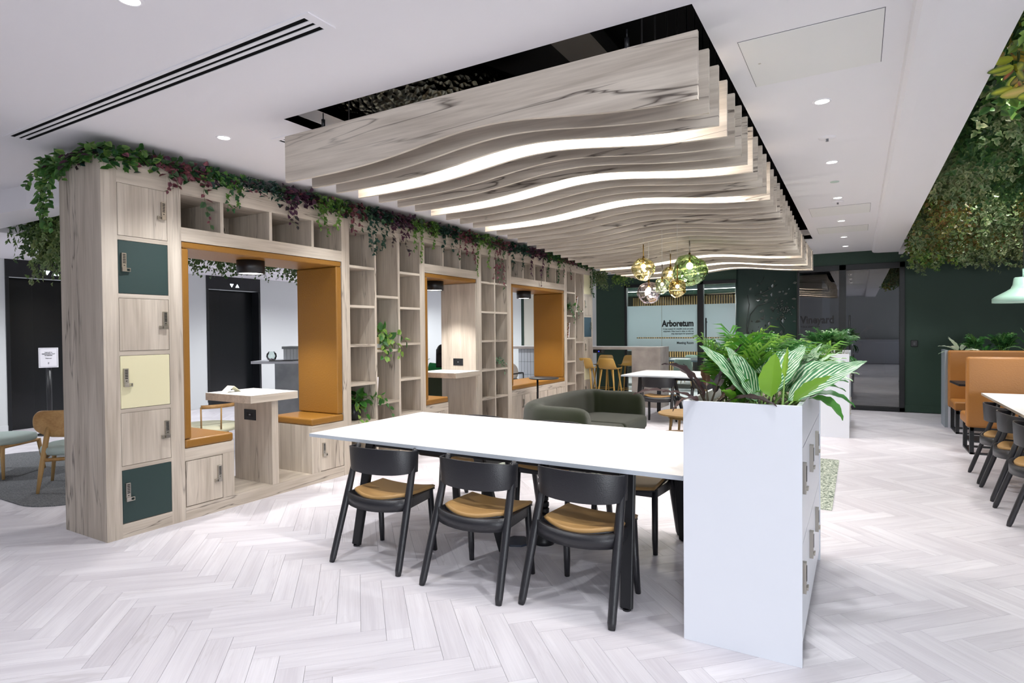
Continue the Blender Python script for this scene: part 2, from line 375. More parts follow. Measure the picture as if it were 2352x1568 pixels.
def pend(name, tint, mir):
    m = bpy.data.materials.new(name); m.use_nodes = True; nt = m.node_tree; nt.nodes.clear(); L = nt.links.new
    o = N(nt, 'ShaderNodeOutputMaterial'); t = N(nt, 'ShaderNodeBsdfTransparent'); t.inputs[0].default_value = tuple(tint) + (1,)
    g = N(nt, 'ShaderNodeBsdfGlossy'); g.inputs['Roughness'].default_value = .03; g.inputs[0].default_value = tuple(mir) + (1,)
    ge = N(nt, 'ShaderNodeTexCoord'); nz = N(nt, 'ShaderNodeTexNoise'); nz.inputs['Scale'].default_value = 6; nz.inputs['Detail'].default_value = 1; nz.inputs['Distortion'].default_value = 1.0
    L(ge.outputs['Object'], nz.inputs['Vector']); b = N(nt, 'ShaderNodeBump'); b.inputs['Strength'].default_value = .4; b.inputs['Distance'].default_value = .14; L(nz.outputs['Fac'], b.inputs['Height'])
    L(b.outputs['Normal'], g.inputs['Normal'])
    lw0 = N(nt, 'ShaderNodeLayerWeight'); lw0.inputs[0].default_value = .5; L(b.outputs['Normal'], lw0.inputs['Normal']); lw = N(nt, 'ShaderNodeMapRange'); lw.inputs[3].default_value = .38; lw.inputs[4].default_value = 1.0; L(lw0.outputs['Facing'], lw.inputs[0])
    mx = N(nt, 'ShaderNodeMixShader'); L(lw.outputs[0], mx.inputs[0]); L(t.outputs[0], mx.inputs[1]); L(g.outputs[0], mx.inputs[2]); L(mx.outputs[0], o.inputs[0]); return m
PG = {'gold': pend('gold_glass', (.95, .92, .72), (.92, .88, .62)), 'green': pend('green_glass', (.72, .86, .55), (.55, .72, .42)),
      'smoke': pend('smoke_glass', (.9, .85, .87), (.85, .8, .83)), 'lime': pend('pale_green_glass', (.92, .97, .82), (.85, .92, .75)), 'amber': pend('amber_glass', (.93, .86, .6), (.85, .75, .42))}
BULB = EM('bulb_glow', 'fff3da', 14); BRASS = mat('brass', 'c9a25a', .3, metal=1)
MINTL = mat('mint_lacquer', 'a9cfc0', .3, spec=.6)

# ------------------------------------------------------------------ floor: herringbone planks
base = MB().box(-12.6, 6.4, -4.8, 26, -.08, -.009)
base = base.build('floor', mat('floor_joint', 'cfcbd0', .9), kind='structure')
PL, PW, GAP = .61, .122, .0005
c45 = math.cos(PI / 4)
def uv2xy(a, b): return (c45 * a + c45 * b, -c45 * a + c45 * b)
def plank(mb, u0, u1, v0, v1, along_u, idn, rnd):
    u0 += GAP; u1 -= GAP; v0 += GAP; v1 -= GAP; c = .0006
    pts = [(u0, v0), (u1, v0), (u1, v1), (u0, v1)]; ins = [(u0 + c, v0 + c), (u1 - c, v0 + c), (u1 - c, v1 - c), (u0 + c, v1 - c)]
    vs = []; uvs = []
    for z, P in ((-.01, pts), (-.0012, pts), (0, ins)):
        for a, b in P:
            x, y = uv2xy(a, b); vs.append((x, y, z))
            l, t = ((a - u0), (b - v0)) if along_u else ((b - v0), (a - u0))
            uvs.append((idn * 2 + .5 + l, t + (idn % 37) * .53))
    fs = []
    for k in (0, 4):
        for i in range(4): j = (i + 1) % 4; fs.append((k + i, k + j, k + 4 + j, k + 4 + i))
    fs.append((8, 9, 10, 11)); mb.add(vs, fs, 0, False, uvs)
planks = []
for a in range(-160, 160):
    for b in range(-30, 30):
        for kind in (0, 1):
            if kind == 0: u0, v0 = a * PW + b * PL, a * PW - b * PL; u1, v1 = u0 + PL, v0 + PW
            else: u0, v0 = (a - 1) * PW + b * PL, a * PW - b * PL; u1, v1 = u0 + PW, v0 + PL
            cu, cv = (u0 + u1) / 2, (v0 + v1) / 2; x, y = uv2xy(cu, cv)
            if -12.2 < x < 6 and .2 < y < 12.7: planks.append((x, y, u0, u1, v0, v1, kind == 0))
def seen(x, y):
    d = Vector((x, y, 0)) - camo.matrix_world.translation; zc = d.dot(f)
    if zc < .3: return 9e9
    px = 1176 + 1361 * d.dot(r) / zc; py = 784 - 1361 * d.dot(u) / zc
    if not (-60 < px < 2412 and py < 1620): return 9e9
    if x < -4.7 and 2.1 < y < 11.2 and px > 240: return 9e8 + zc
    return zc
planks.sort(key=lambda q: seen(q[0], q[1]))
rnd = random.Random(4)
for i, q in enumerate(planks[:300]):
    mb = MB(); plank(mb, *q[2:7], rnd.randrange(900), rnd); mb.build('plank', FLOOR, base)
mb = MB()
for q in planks[300:]: plank(mb, *q[2:7], rnd.randrange(900), rnd)
mb.build('plank', FLOOR, base, kind='stuff')

# ------------------------------------------------------------------ ceiling
mb = MB()
RX0, RX1, RY0, RY1 = -3.306, -.632, 2.665, 10.52
edge = [(-11.6, 2.62), (-9.2, 2.6), (-8.2, 2.52), (-7.26, 2.503), (-6.81, 2.546), (-6.42, 2.654), (-6.1, 2.85), (-5.98, 3.2), (-5.95, 12.75)]
mb.prism([(-11.6, -4.8), (-5.95, -4.8), (-5.95, 3.2), (-5.98, 3.2), (-6.1, 2.85), (-6.42, 2.654), (-6.81, 2.546), (-7.26, 2.503), (-8.2, 2.52), (-9.2, 2.6), (-11.6, 2.62)], H, H + .06)
mb.box(-5.95, RX0, -4.8, 12.75, H, H + .06); mb.box(RX0, RX1, -4.8, RY0, H, H + .06); mb.box(RX0, RX1, RY1, 12.75, H, H + .06); mb.box(RX1, .203, -4.8, 12.75, H, H + .06)
mb.build('ceiling', WHITE, kind='structure')
# plasterboard upstand of the recess and the dark void above
mb = MB(); t = .15
for x0, x1, y0, y1 in ((RX0 - .02, RX0, RY0, RY1), (RX1, RX1 + .02, RY0, RY1), (RX0, RX1, RY0 - .02, RY0), (RX0, RX1, RY1, RY1 + .02)):
    mb.box(x0, x1, y0, y1, H - .0001, H + t)
mb.build('trim_1', WHITE, kind='structure')
mb = MB(); mb.box(-4.2, .1, 1.9, 11.6, 3.85, 3.9)
for x0, x1, y0, y1 in ((-4.2, -4.15, 1.9, 11.6), (.1, .15, 1.9, 11.6), (-4.2, .1, 1.85, 1.9), (-4.2, .1, 11.6, 11.65)): mb.box(x0, x1, y0, y1, H + .06, 3.9)
mb.box(-4.15, RX0 - .02, 1.9, 11.6, H + .061, H + .07); mb.box(RX1 + .02, .1, 1.9, 11.6, H + .061, H + .07)
mb.box(RX0 - .02, RX1 + .02, 1.9, RY0 - .02, H + .061, H + .07); mb.box(RX0 - .02, RX1 + .02, RY1 + .02, 11.6, H + .061, H + .07)
mb.build('ceiling', VOID, kind='structure')
# right-hand bulkhead beside the planting void
mb = MB(); prof = [(.203, H), (.212, H - .030), (.235, H - .044), (.30, H - .050), (.617, H - .055), (.617, 3.45), (.203, 3.45)]
mb.prism(prof, -4.8, 12.72, 'y'); mb.build('trim_2', WHITE, kind='structure')
mb = MB(); mb.box(.617, 6.3, -4.8, 12.72, 3.62, 3.66); mb.build('ceiling', VOID, kind='structure')
mb = MB(); mb.box(.617, 6.3, 12.35, 12.72, H - .1, 3.6); mb.build('trim_3', WHITE, kind='structure')
# left-hand lowered soffit with its curved front, and the planting well in it
IX0, IX1, IY0, IY1 = -8.6, -6.15, 2.86, 9.6
mb = MB(); z0 = 2.705
mb.prism([(-11.6, 2.62), (-9.2, 2.6), (-8.2, 2.52), (-7.26, 2.503), (-6.81, 2.546), (-6.42, 2.654), (-6.1, 2.80), (-6.0, IY0), (-11.6, IY0)], z0, H)
mb.box(-11.6, IX0, IY0, IY1, z0, H); mb.box(IX1, -5.97, IY0, IY1, z0, H); mb.box(-11.6, -5.97, IY1, 12.75, z0, H)
mb.box(IX0, IX1, IY0, IY1, H + .3, H + .35)
mb.build('trim_4', WHITE, kind='structure')
# far bulkhead over the bar
mb = MB(); mb.prism([(-5.97, 11.35), (-3.35, 11.35), (-2.62, 11.5), (-2.35, 11.8), (-2.3, 12.75), (-5.97, 12.75)], 2.77, H); mb.build('trim_5', WHITE, kind='structure')

# ------------------------------------------------------------------ walls
FW = 12.725
mb = MB()
for x0, x1, z0, z1 in ((-5.2, -4.515, 0, H), (-1.06, -1.03, 0, H), (.712, 6.3, 0, 3.6), (-4.515, -2.15, 2.52, H), (-1.03, .712, 2.69, H)): mb.box(x0, x1, FW, FW + .12, z0, z1)
mb.build('wall_back', GREEN, kind='structure')
MB().box(.712, 4.4, FW - .014, FW, 0, .12).build('baseboard_back', GREEN, kind='structure', bevel=.003)
mb = MB(); mb.box(-12, -5.2, FW, FW + .12, 0, H); mb.build('wall_back_left', GREY, kind='structure')
MB().box(-7.07, -6.3, FW - .06, FW - .001, 0, 2.7).build('wall_pier', CREAM, kind='structure')
MB().box(-7.14, -7.07, FW - .07, FW - .001, 0, 2.7).build('trim_6', GREEN, kind='structure')
g = MB().box(-8.6, -7.14, FW - .05, FW - .001, 0, 2.7).build('window_3', mat('white_backpainted_glass', 'e6ecec', .2), kind='structure')
XW = -11.45
mb = MB()
L1, L2 = (3.98, 5.22), (7.27, 8.53)
for y0, y1 in ((-4.8, L1[0]), (L1[1], L2[0]), (L2[1], 12.8)): MB().box(XW - .1, XW, y0, y1, 0, H).build('wall_left', GREY, kind='structure')
for y0, y1 in ((-4.8, L1[0]), (L1[1], L2[0]), (L2[1], 12.7)): MB().box(XW, XW + .015, y0, y1, 0, .11).build('baseboard_left', GREY, kind='structure', bevel=.003)
MB().box(6.3, 6.4, -4.8, 12.8, 0, .8).box(6.3, 6.4, -4.8, 12.8, 2.7, 3.6).box(6.3, 6.4, 1.0, 12.8, .8, 2.7).build('wall_right', GREY, kind='structure')  # its window opening is made up, left for the added fill
mb = MB().box(-12, 6.4, -4.95, -4.8, 0, .8).box(-12, 6.4, -4.95, -4.8, 2.7, 3.66).box(-12, 2.0, -4.95, -4.8, .8, 2.7).box(6.0, 6.4, -4.95, -4.8, .8, 2.7)
mb.build('wall_front', GREY, kind='structure')
mb = MB()
for x in (2.0, 4.0, 5.96): mb.box(x, x + .04, -4.9, -4.83, .8, 2.7)
mb.build('window_added', FRAME, kind='structure')  # unseen window frame, made up to go with the added fill
MB().box(-6.4, 4.2, -4.8, -4.4, 0, .98).box(-6.4, 4.2, -4.8, -4.3, .98, 1.02).build('wall_front_counter', PLANT, kind='structure')

# ------------------------------------------------------------------ lifts
for i, (y0, y1) in enumerate((L1, L2)):
    nm = 'left' if i == 0 else 'right'
    t = thing('lift_entrance', ['black lift entrance behind the sign stand, left of the wooden shelving wall', 'black lift entrance seen through the nearest tan window seat'][i], 'lift', (XW, (y0 + y1) / 2, 0), 'lift entrances in the pale wall')
    MB().box(XW - .03, XW + .012, y0, y1, 2.43, 2.704).box(XW - .35, XW + .012, y0, y0 + .05, 0, 2.43).box(XW - .35, XW + .012, y1 - .05, y1, 0, 2.43).build('surround', BLACKP, t, bevel=.003)
    m_ = y0 + .42
    MB().box(XW - .22, XW - .18, y0 + .05, m_, 0, 2.43).build('lift_door', DOORP, t, bevel=.004)
    MB().box(XW - .26, XW - .225, m_ - .01, y1 - .05, 0, 2.43).build('lift_door', DOORP, t, bevel=.004)
    yc = (y0 + y1) / 2
    s_ = .042
    MB().prism([(yc - .065 - s_, 2.56), (yc - .065 + s_, 2.56), (yc - .065, 2.49)], XW + .0125, XW + .018, 'x').build('down_arrow', GLOWW, t)
    MB().prism([(yc + .065 - s_, 2.49), (yc + .065 + s_, 2.49), (yc + .065, 2.56)], XW + .0125, XW + .018, 'x').build('up_arrow', GLOWW, t)

# ------------------------------------------------------------------ glazed room "Arboretum"
def glazing(name, x0, x1, ztop, bars, n, glassm, lab, hbars=()):
    t = tag(bpy.data.objects.new(name, None)); COL.objects.link(t); t.location = (x0, FW, 0); t['kind'] = 'structure'
    mb = MB()
    for b0, b1 in bars: mb.box(b0, b1, FW - .03, FW + .09, 0, ztop)
    for h0, h1 in hbars: mb.box(x0, x1, FW - .03, FW + .09, h0, h1)
    mb.build('window_frame', FRAME, t, bevel=.004); return t
t = glazing('window_1', -4.515, -2.15, 2.52, [(-4.515, -4.47), (-2.925, -2.80)], 1, GLASS, '', [(2.455, 2.52), (0, .06)])
for x0, x1 in ((-4.47, -3.69), (-3.684, -2.925), (-2.80, -2.17)):
    MB().box(x0, x1, FW + .02, FW + .032, .06, 2.455).build('pane', GLASS, t)
for x0, x1, a, b in ((-4.47, -3.69, 1.35, 2.04), (-3.684, -2.925, 1.35, 2.04), (-2.80, -2.17, 1.35, 2.04), (-4.47, -3.69, 1.045, 1.325), (-3.684, -2.925, 1.045, 1.325), (-2.80, -2.17, 1.045, 1.325),
                     (-4.47, -4.25, 1.325, 1.35), (-3.0, -2.925, 1.325, 1.35)):
    MB().box(x0, x1, FW + .013, FW + .0135, a, b).build('frosted_film', FROST, t)
rot = (PI / 2, 0, 0)
text('lettering', 'Arboretum', .185, (-3.008, FW + .010, 1.585), rot, INK, t, 'RIGHT', offset=.0075, sx=.79)
for i, s_ in enumerate(('A tree museum for scientific study and public', 'enjoyment. Often found in cities, so why not', 'swap skyscrapers for sycamores?')):
    text('lettering', s_, .0445, (-3.008, FW + .010, 1.515 - i * .051), rot, INK, t, 'RIGHT', offset=.0012, sx=.80)
text('lettering', 'Meeting Room', .068, (-3.008, FW + .010, 1.208), rot, INK, t, 'RIGHT', offset=.0018, sx=.88)
h = MB(); h.tube([(-2.74, FW - .06, .9), (-2.74, FW - .06, 1.75)], .014, 10); h.box(-2.75, -2.73, FW - .06, FW + .02, 1.0, 1.03); h.box(-2.75, -2.73, FW - .06, FW + .02, 1.65, 1.68)
h.build('door_handle', BLACKM, t)
# the meeting room behind
MB().box(-8.0, -7.9, FW + .12, 19, 0, 2.9).build('wall_meeting_left', CREAM, kind='structure')
MB().box(-.95, -.9, FW + .12, 19, 0, 2.9).build('wall_meeting_right', CREAM, kind='structure')
wb = MB().box(-8, -.9, 18.6, 18.7, 0, 2.9).build('wall_meeting_back', mat('dark_slat_backing', '20231f', .9), kind='structure')
rnd = random.Random(9)
for i in range(56):
    x = -6.3 + i * .074
    MB().box(x, x + .036, 18.54, 18.6, .02, 2.55).build('slat', NATZ, wb)
MB().box(-8, -.9, 18.3, 18.6, 2.6, 2.9).build('trim_7', mat('teal_green_paint', '3f6b5e', .6), kind='structure')
MB().box(-8, -.9, FW + .12, 18.6, 2.86, 2.9).build('ceiling', mat('teal_ceiling', '4d7468', .7), kind='structure')
for j, (x0, x1, y) in enumerate(((-6.5, -2.2, 14.4), (-6.5, -2.4, 16.3))):
    t2 = thing('linear_light', ['thin white light line nearest the glass inside the meeting room', 'thin white light line farther back inside the meeting room'][j], 'light', (x0, y, 2.6), 'light lines in the meeting room')
    MB().box(x0, x1, y - .04, y + .04, 2.60, 2.66).build('housing', ALU, t2); MB().box(x0, x1, y - .03, y + .03, 2.59, 2.6).build('diffuser', LAMP, t2)
    for xx in (x0 + .4, x1 - .4): MB().tube([(xx, y, 2.66), (xx, y, 2.86)], .003, 6).build('wire', BLACKM, t2)
area('meeting_light', (-4.2, 14.4, 2.55), (0, 0, 0), 4, .6, 90); area('meeting_light', (-4.2, 16.6, 2.55), (0, 0, 0), 4, .6, 110)
t2 = thing('meeting_table', 'dark oval table with papers seen through the glass below the frosted film', 'table', (-4.2, 15.9, 0))
MB().disc((-4.2, 15.9, .74), 1.7, 32, 0, True, .85).disc((-4.2, 15.9, .70), 1.7, 32, 0, False, .85).lathe([(1.7, .70), (1.7, .74)], (-4.2, 15.9, 0), 32, fn=lambda p: Vector((p[0], p[1] * .5, p[2]))).build('tabletop', mat('dark_blue_laminate', '3c4a57', .3), t2)
MB().lathe([(.35, 0), (.34, .03), (.28, .05), (.28, .7)], (-4.8, 15.9, 0), 20).build('leg', BLACKM, t2); MB().lathe([(.35, 0), (.34, .03), (.28, .05), (.28, .7)], (-3.5, 15.9, 0), 20).build('leg', BLACKM, t2)
tag(MB().box(-4.2, -3.75, 15.25, 15.55, .742, .765).build('paper_stack', PAPER, None), 'white papers lying on the dark meeting table', 'papers')
def shell_chair(name, label, x, y, rz, m, lm, g):
    t = thing(name, label, 'chair', (0, 0, 0), g)
    mb = MB(); rows = []
    prof = [(.21, .46), (.12, .44), (-.1, .44), (-.19, .48), (-.235, .6), (-.25, .8)]
    for (yy, zz) in prof:
        wd = .24 if zz < .5 else .24 - (zz - .5) * .1
        rows.append([(wd * a, yy + (.07 * a * a if zz > .5 else 0), zz + .03 * a * a * (zz < .5)) for a in (-1, -.6, -.2, .2, .6, 1)])
    mb.grid(rows).build('shell', m, t, solid=.018, sub=1)
    for sx, sy in ((-1, -1), (1, -1), (1, 1), (-1, 1)): MB().tube([(sx * .16, sy * .13, .44), (sx * .23, sy * .22, 0)], [.016, .010], 8).build('leg', lm, t)
    t.location = (x, y, 0); t.rotation_euler[2] = rz; return t
sg = mat('sage_shell', '6f7d75', .6)
shell_chair('meeting_chair', 'sage shell chair at the near side of the dark meeting table', -3.75, 14.85, .1, sg, NATZ, 'chairs around the meeting table')
shell_chair('meeting_chair', 'sage shell chair beside the black door frame inside the meeting room', -3.05, 14.95, .5, sg, NATZ, 'chairs around the meeting table')
shell_chair('meeting_chair', 'sage shell chair behind the right-hand glass pane of the meeting room', -2.35, 15.6, 1.3, sg, NATZ, 'chairs around the meeting table')
shell_chair('meeting_chair', 'sage shell chair at the far side of the dark meeting table', -4.1, 17.0, PI, sg, NATZ, 'chairs around the meeting table')

# ------------------------------------------------------------------ glazed room "Vineyard"
t = glazing('door_1', -1.03, .712, 2.69, [(-1.03, -.995), (-.32, -.205), (.63, .712)], 1, DARKG, '', [(2.59, 2.69), (0, .07)])
for x0, x1 in ((-.995, -.32), (-.205, .63)): MB().box(x0, x1, FW + .02, FW + .032, .07, 2.59).build('pane', DARKG, t)
text('lettering', 'Vineyard', .20, (-.975, FW + .006, 1.61), rot, INK, t, 'LEFT', offset=.006, sx=.80)
text('lettering', 'A farm where grapes', .046, (-.97, FW + .006, 1.53), rot, INK, t, 'LEFT', offset=.001, sx=.85)
h = MB(); h.tube([(-.15, FW - .06, .9), (-.15, FW - .06, 1.75)], .014, 10); h.box(-.16, -.14, FW - .06, FW + .02, 1.0, 1.03); h.box(-.16, -.14, FW - .06, FW + .02, 1.65, 1.68); h.build('door_handle', BLACKM, t)
DK = mat('dark_room_paint', '34383b', .8)
MB().box(-.9, 3.6, FW + .12, 24.2, 2.9, 2.95).build('ceiling', DK, kind='structure')
MB().box(-.9, 3.6, 24.2, 24.3, 0, 2.95).build('wall_vineyard_back', DK, kind='structure'); MB().box(3.6, 3.7, FW + .12, 24.2, 0, 2.95).build('wall_vineyard_right', DK, kind='structure')
area('dim_light', (1.2, 20, 2.8), (0, 0, 0), 2, 4, 26)  # unseen area light added so the figure in the dark room shows
t2 = thing('high_table', 'pale high table beside the person inside the dark glazed room', 'table', (.9, 22, 0))
MB().box(.45, 1.5, 21.6, 22.3, 1.04, 1.08).build('tabletop', PLANT, t2); MB().box(.7, 1.45, 21.7, 22.2, 0, 1.04).build('panel', DESKM, t2)
tag(MB().box(.50, .95, 21.62, 21.8, 1.081, 1.10).build('blue_folder', mat('blue_cloth', '1d2f6e', .8), None), 'blue folder on the high table inside the dark glazed room', 'folder')
# small control panel on the green wall
t2 = thing('room_control', 'small black control panel on the green wall right of the glass door', 'control panel', (.85, FW - .02, 1.17))
MB().box(.80, .905, FW - .02, FW - .001, 1.17, 1.285).build('body', BLACKM, t2, bevel=.012)
MB().box(.838, .868, FW - .0215, FW - .0205, 1.232, 1.236).box(.838, .868, FW - .0215, FW - .0205, 1.21, 1.214).build('marking', mat('grey_print', 'a8a8b0'), t2)

# ------------------------------------------------------------------ column with a raised vine mural
cx, cy, cr = -1.60, 13.06, .62
mb = MB(); pr = []
for i in range(33):
    a = PI + PI * i / 32; pr.append((cx + cr * math.cos(a) * .92, cy + .5 * math.sin(a) * .8))
pr = [(-2.19, 13.06)] + [(-2.19 + .10 * (1 - math.cos(q)), 12.86 - .16 * math.sin(q)) for q in [PI / 2 * i / 8 for i in range(9)]] + [(-1.05, 12.70), (-1.05, 13.06)]
mb.prism(pr, 0, H, 'z', 0, True)
colm = mb.build('wall_column', COLGREEN, kind='structure')
rnd = random.Random(21)
def wp(x, z): return (x, 12.695, z)
vn = MB()
for x0, z0, pts in ((-1.98, 1.2, [(-1.93, 1.5), (-1.88, 1.8), (-1.75, 1.97), (-1.6, 2.02), (-1.5, 2.06)]), (-1.95, 1.2, [(-1.95, 1.6), (-1.9, 2.0), (-1.93, 2.2)]), (-1.8, 2.18, [(-1.65, 2.22), (-1.5, 2.3), (-1.38, 2.38)]),
                    (-1.32, 1.72, [(-1.33, 1.62), (-1.25, 1.52), (-1.27, 1.42)]), (-1.7, 1.15, [(-1.66, 1.3), (-1.6, 1.42)]), (-1.75, 2.45, [(-1.68, 2.4), (-1.62, 2.55)])):
    vn.tube([wp(x0, z0)] + [wp(a, b) for a, b in pts], [.010] * len(pts) + [.005], 6)
for i in range(55):
    a = rnd.random() ** .7 * .16; q = rnd.random() * 2 * PI; vn.sphere(wp(-1.33 + a * math.cos(q) * 1.1 + rnd.choice((0, .12)) * .8, 1.9 + a * math.sin(q) * 1.2), .018, .012, .018, 8, 5)
for i in range(60):
    x = -1.55 + rnd.gauss(0, .2); z = rnd.choice((2.25, 2.2, 1.75, 1.45)) + rnd.gauss(0, .12)
    if not -2.02 < x < -1.1: continue
    a = rnd.random() * 2 * PI; l = rnd.uniform(.04, .1); wd = l * .3; d = (math.cos(a), math.sin(a)); n_ = (-d[1], d[0])
    vn.add([wp(x, z), (x + d[0] * l * .5 + n_[0] * wd, 12.688, z + d[1] * l * .5 + n_[1] * wd), wp(x + d[0] * l, z + d[1] * l), (x + d[0] * l * .5 - n_[0] * wd, 12.697, z + d[1] * l * .5 - n_[1] * wd)], [(0, 1, 2), (0, 2, 3)])
vn.build('vine_relief', RELIEF, colm, kind='stuff')

# ------------------------------------------------------------------ wavy slats under the recess
NS = 35; LIT = {4, 8, 12, 26, 30, 34}
nms = ['wavy pale oak ceiling baffle']
SX0, SX1 = -3.36, -.62
def ztop(y): return 2.785 + .085 * math.cos(PI * (y - 4.2) / 5)
def slat_label(k):
    if k == 1: return 'wavy oak ceiling slat nearest the camera, showing its whole face'
    if k in LIT: return 'wavy oak ceiling slat washed white by a light, %s' % {4: 'nearest of the lit ones', 8: 'second lit one from the camera', 12: 'third lit one from the camera', 26: 'first lit one behind the glass pendants', 30: 'middle of the three lit ones behind the glass pendants', 34: 'farthest lit one, beside the last slat'}[k]
    if k == NS: return 'wavy oak ceiling slat farthest from the camera, last of the row'
    words = ['zeroth', 'first', 'second', 'third']
    prev = max([q for q in LIT if q < k], default=0)
    n = k - prev
    ordn = ['', 'first', 'second', 'third', 'fourth', 'fifth', 'sixth', 'seventh', 'eighth', 'ninth', 'tenth', 'eleventh', 'twelfth', 'thirteenth']
    if prev == 0: return 'unlit wavy oak ceiling slat, %s behind the nearest one' % ordn[k - 1]
    nmn = {4: 'nearest lit slat', 8: 'second lit slat', 12: 'third lit slat', 26: 'first lit slat beyond the pendants', 30: 'second lit slat beyond the pendants'}[prev]
    return 'unlit wavy oak ceiling slat, %s behind the %s' % (ordn[n], nmn)
for k in range(1, NS + 1):
    y = 2.715 + .2266 * (k - 1); zt = ztop(y)
    xs = [SX0 + (SX1 - SX0) * i / 40 for i in range(41)]
    low = [(x, zt - .309 + .094 * math.exp(-((x + 1.75) / .63) ** 2)) for x in xs]
    mb = MB(); th = .022; n = len(low); v = []
    for yy in (y, y + th):
        v += [(a, yy, b) for a, b in low] + [(a, yy, zt) for a in xs]
    fs = []
    for i in range(n - 1):
        fs.append((i, i + 1, n + i + 1, n + i)); o_ = 2 * n; fs.append((o_ + i + 1, o_ + i, o_ + n + i, o_ + n + i + 1))
        fs.append((i + 1, i, o_ + i, o_ + i + 1)); fs.append((n + i, n + i + 1, o_ + n + i + 1, o_ + n + i))
    fs.append((0, n, 3 * n, 2 * n)); fs.append((n - 1, 3 * n - 1, 4 * n - 1, 2 * n - 1))
    mb.add(v, fs)
    t = thing('ceiling_slat', slat_label(k), 'slat', ((SX0 + SX1) / 2, y, zt), 'wavy slats hung below the ceiling recess')
    mb.build('board', WS, t)
    for xx in (-3.0, -.95):
        MB().tube([(xx, y + .011, zt - .002), (xx, y + .011, zt + .05)], .012, 8).tube([(xx, y + .011, zt + .05), (xx, y + .011, 3.84 if RY0 + .05 < y < RY1 - .1 else H)], .004, 6).build('hanger_rod', BLACKM, t)
    if k in LIT:
        y2 = y - .2266 + th
        l = thing('linear_light', 'hidden light line washing the %s' % {4: 'nearest lit slat', 8: 'second lit slat', 12: 'third lit slat', 26: 'first lit slat behind the pendants', 30: 'middle lit slat behind the pendants', 34: 'farthest lit slat'}[k], 'light', (-2, y2, zt - .06), 'light lines between the wavy slats')
        MB().box(-3.22, -.84, y2 + .03, y2 + .09, zt - .05, zt - .02).build('housing', ALU, l)
        MB().box(-3.2, -.86, y2 + .035, y2 + .085, zt - .054, zt - .0501).build('diffuser', LED, l)
        area('slat_light', (-2.03, y2 + .06, zt - .06), (0, 0, 0), 2.3, .05, 29, (1, .97, .93))

# services in the void
t = thing('foil_duct', 'crinkled foil duct in the dark recess above the first slat, at its left end', 'duct', (-3.1, 3.1, 3.15))
MB().tube([(-4.1, 3.2, 3.5), (-3.5, 3.3, 3.40), (-3.0, 3.5, 3.40), (-2.7, 4.0, 3.45), (-2.6, 4.6, 3.5)], .22, 20).build('duct_hose', FOIL, t)
t = thing('round_duct', 'dark corrugated round duct in the recess above the middle of the first slat', 'duct', (-2, 3.6, 3.3))
pts = [(-2.1 + 1.5 * i / 40, 3.25 + .05 * math.sin(i / 6), 3.5) for i in range(41)]
MB().tube(pts, [.15 + .008 * (i % 2) for i in range(41)], 16).build('duct_hose', DUCT, t)
for i, (y0, z0, lb) in enumerate(((3.0, 3.3, 'black pipe crossing the ceiling recess nearest its front edge'), (5.6, 3.4, 'black pipe crossing the ceiling recess farther back'))):
    tag(MB().tube([(-4.1, y0, z0), (.05, y0, z0)], .035, 12).build('pipe', DUCT), lb, 'pipe', 'pipes in the ceiling void')
tag(MB().box(-1.9, -1.6, 1.95, 11.5, 3.55, 3.62).box(-1.9, -1.88, 1.95, 11.5, 3.62, 3.68).box(-1.62, -1.6, 1.95, 11.5, 3.62, 3.68).build('cable_tray', DUCT), 'dark cable tray running along the ceiling recess', 'cable tray')

# ------------------------------------------------------------------ ceiling fittings
def vent(x0, x1, y0, y1, label, grp='slot diffusers in the ceiling'):
    t = thing('ceiling_vent', label, 'vent', ((x0 + x1) / 2, (y0 + y1) / 2, H), grp)
    z1 = H; z0 = H - .006; W_ = y1 - y0; b = W_ * .14
    MB().box(x0, x1, y0, y0 + b, z0, z1).box(x0, x1, y1 - b, y1, z0, z1).box(x0, x0 + .05, y0 + b, y1 - b, z0, z1).box(x1 - .05, x1, y0 + b, y1 - b, z0, z1).build('frame', WHITE, t)
    MB().box(x0 + .05, x1 - .05, y0 + b, y1 - b, H - .0022, H - .0012).build('slot', VOID, t)
    sp = (W_ - 2 * b) / 3
    for i in (1, 2): yc = y0 + b + sp * i; MB().box(x0 + .05, x1 - .05, yc - sp * .26, yc + sp * .26, z0, z1 - .0023).build('bar', WHITE, t)
vent(-5.27, -2.11, 1.838, 2.0, 'long white slot vent with black slots above the plant-topped shelving')
t = thing('ceiling_vent', 'short slot vent beside the recess, mostly hidden by the first wavy slat', 'vent', (-3.64, 4.3, H), 'slot diffusers in the ceiling')
MB().box(-3.72, -3.70, 2.884, 5.8, H - .006, H).box(-3.58, -3.56, 2.884, 5.8, H - .006, H).box(-3.70, -3.58, 2.884, 2.93, H - .006, H).box(-3.70, -3.58, 5.75, 5.8, H - .006, H).build('frame', WHITE, t)
MB().box(-3.70, -3.58, 2.93, 5.75, H - .0022, H - .0012).build('slot', VOID, t)
for xx in (-3.66, -3.62): MB().box(xx - .01, xx + .01, 2.93, 5.75, H - .006, H - .0023).build('bar', WHITE, t)
DL = ['nearest the large square hatch, first of the right-hand row', 'second of the right-hand row, beyond the smoke detector', 'third of the right-hand row', 'fourth of the right-hand row, between the two small hatches', 'fifth of the right-hand row, past the last hatch', 'farthest of the right-hand row, by the green wall']
vis = {3: 0, 4: 1, 5: 2, 6: 3, 7: 4, 8: 5}
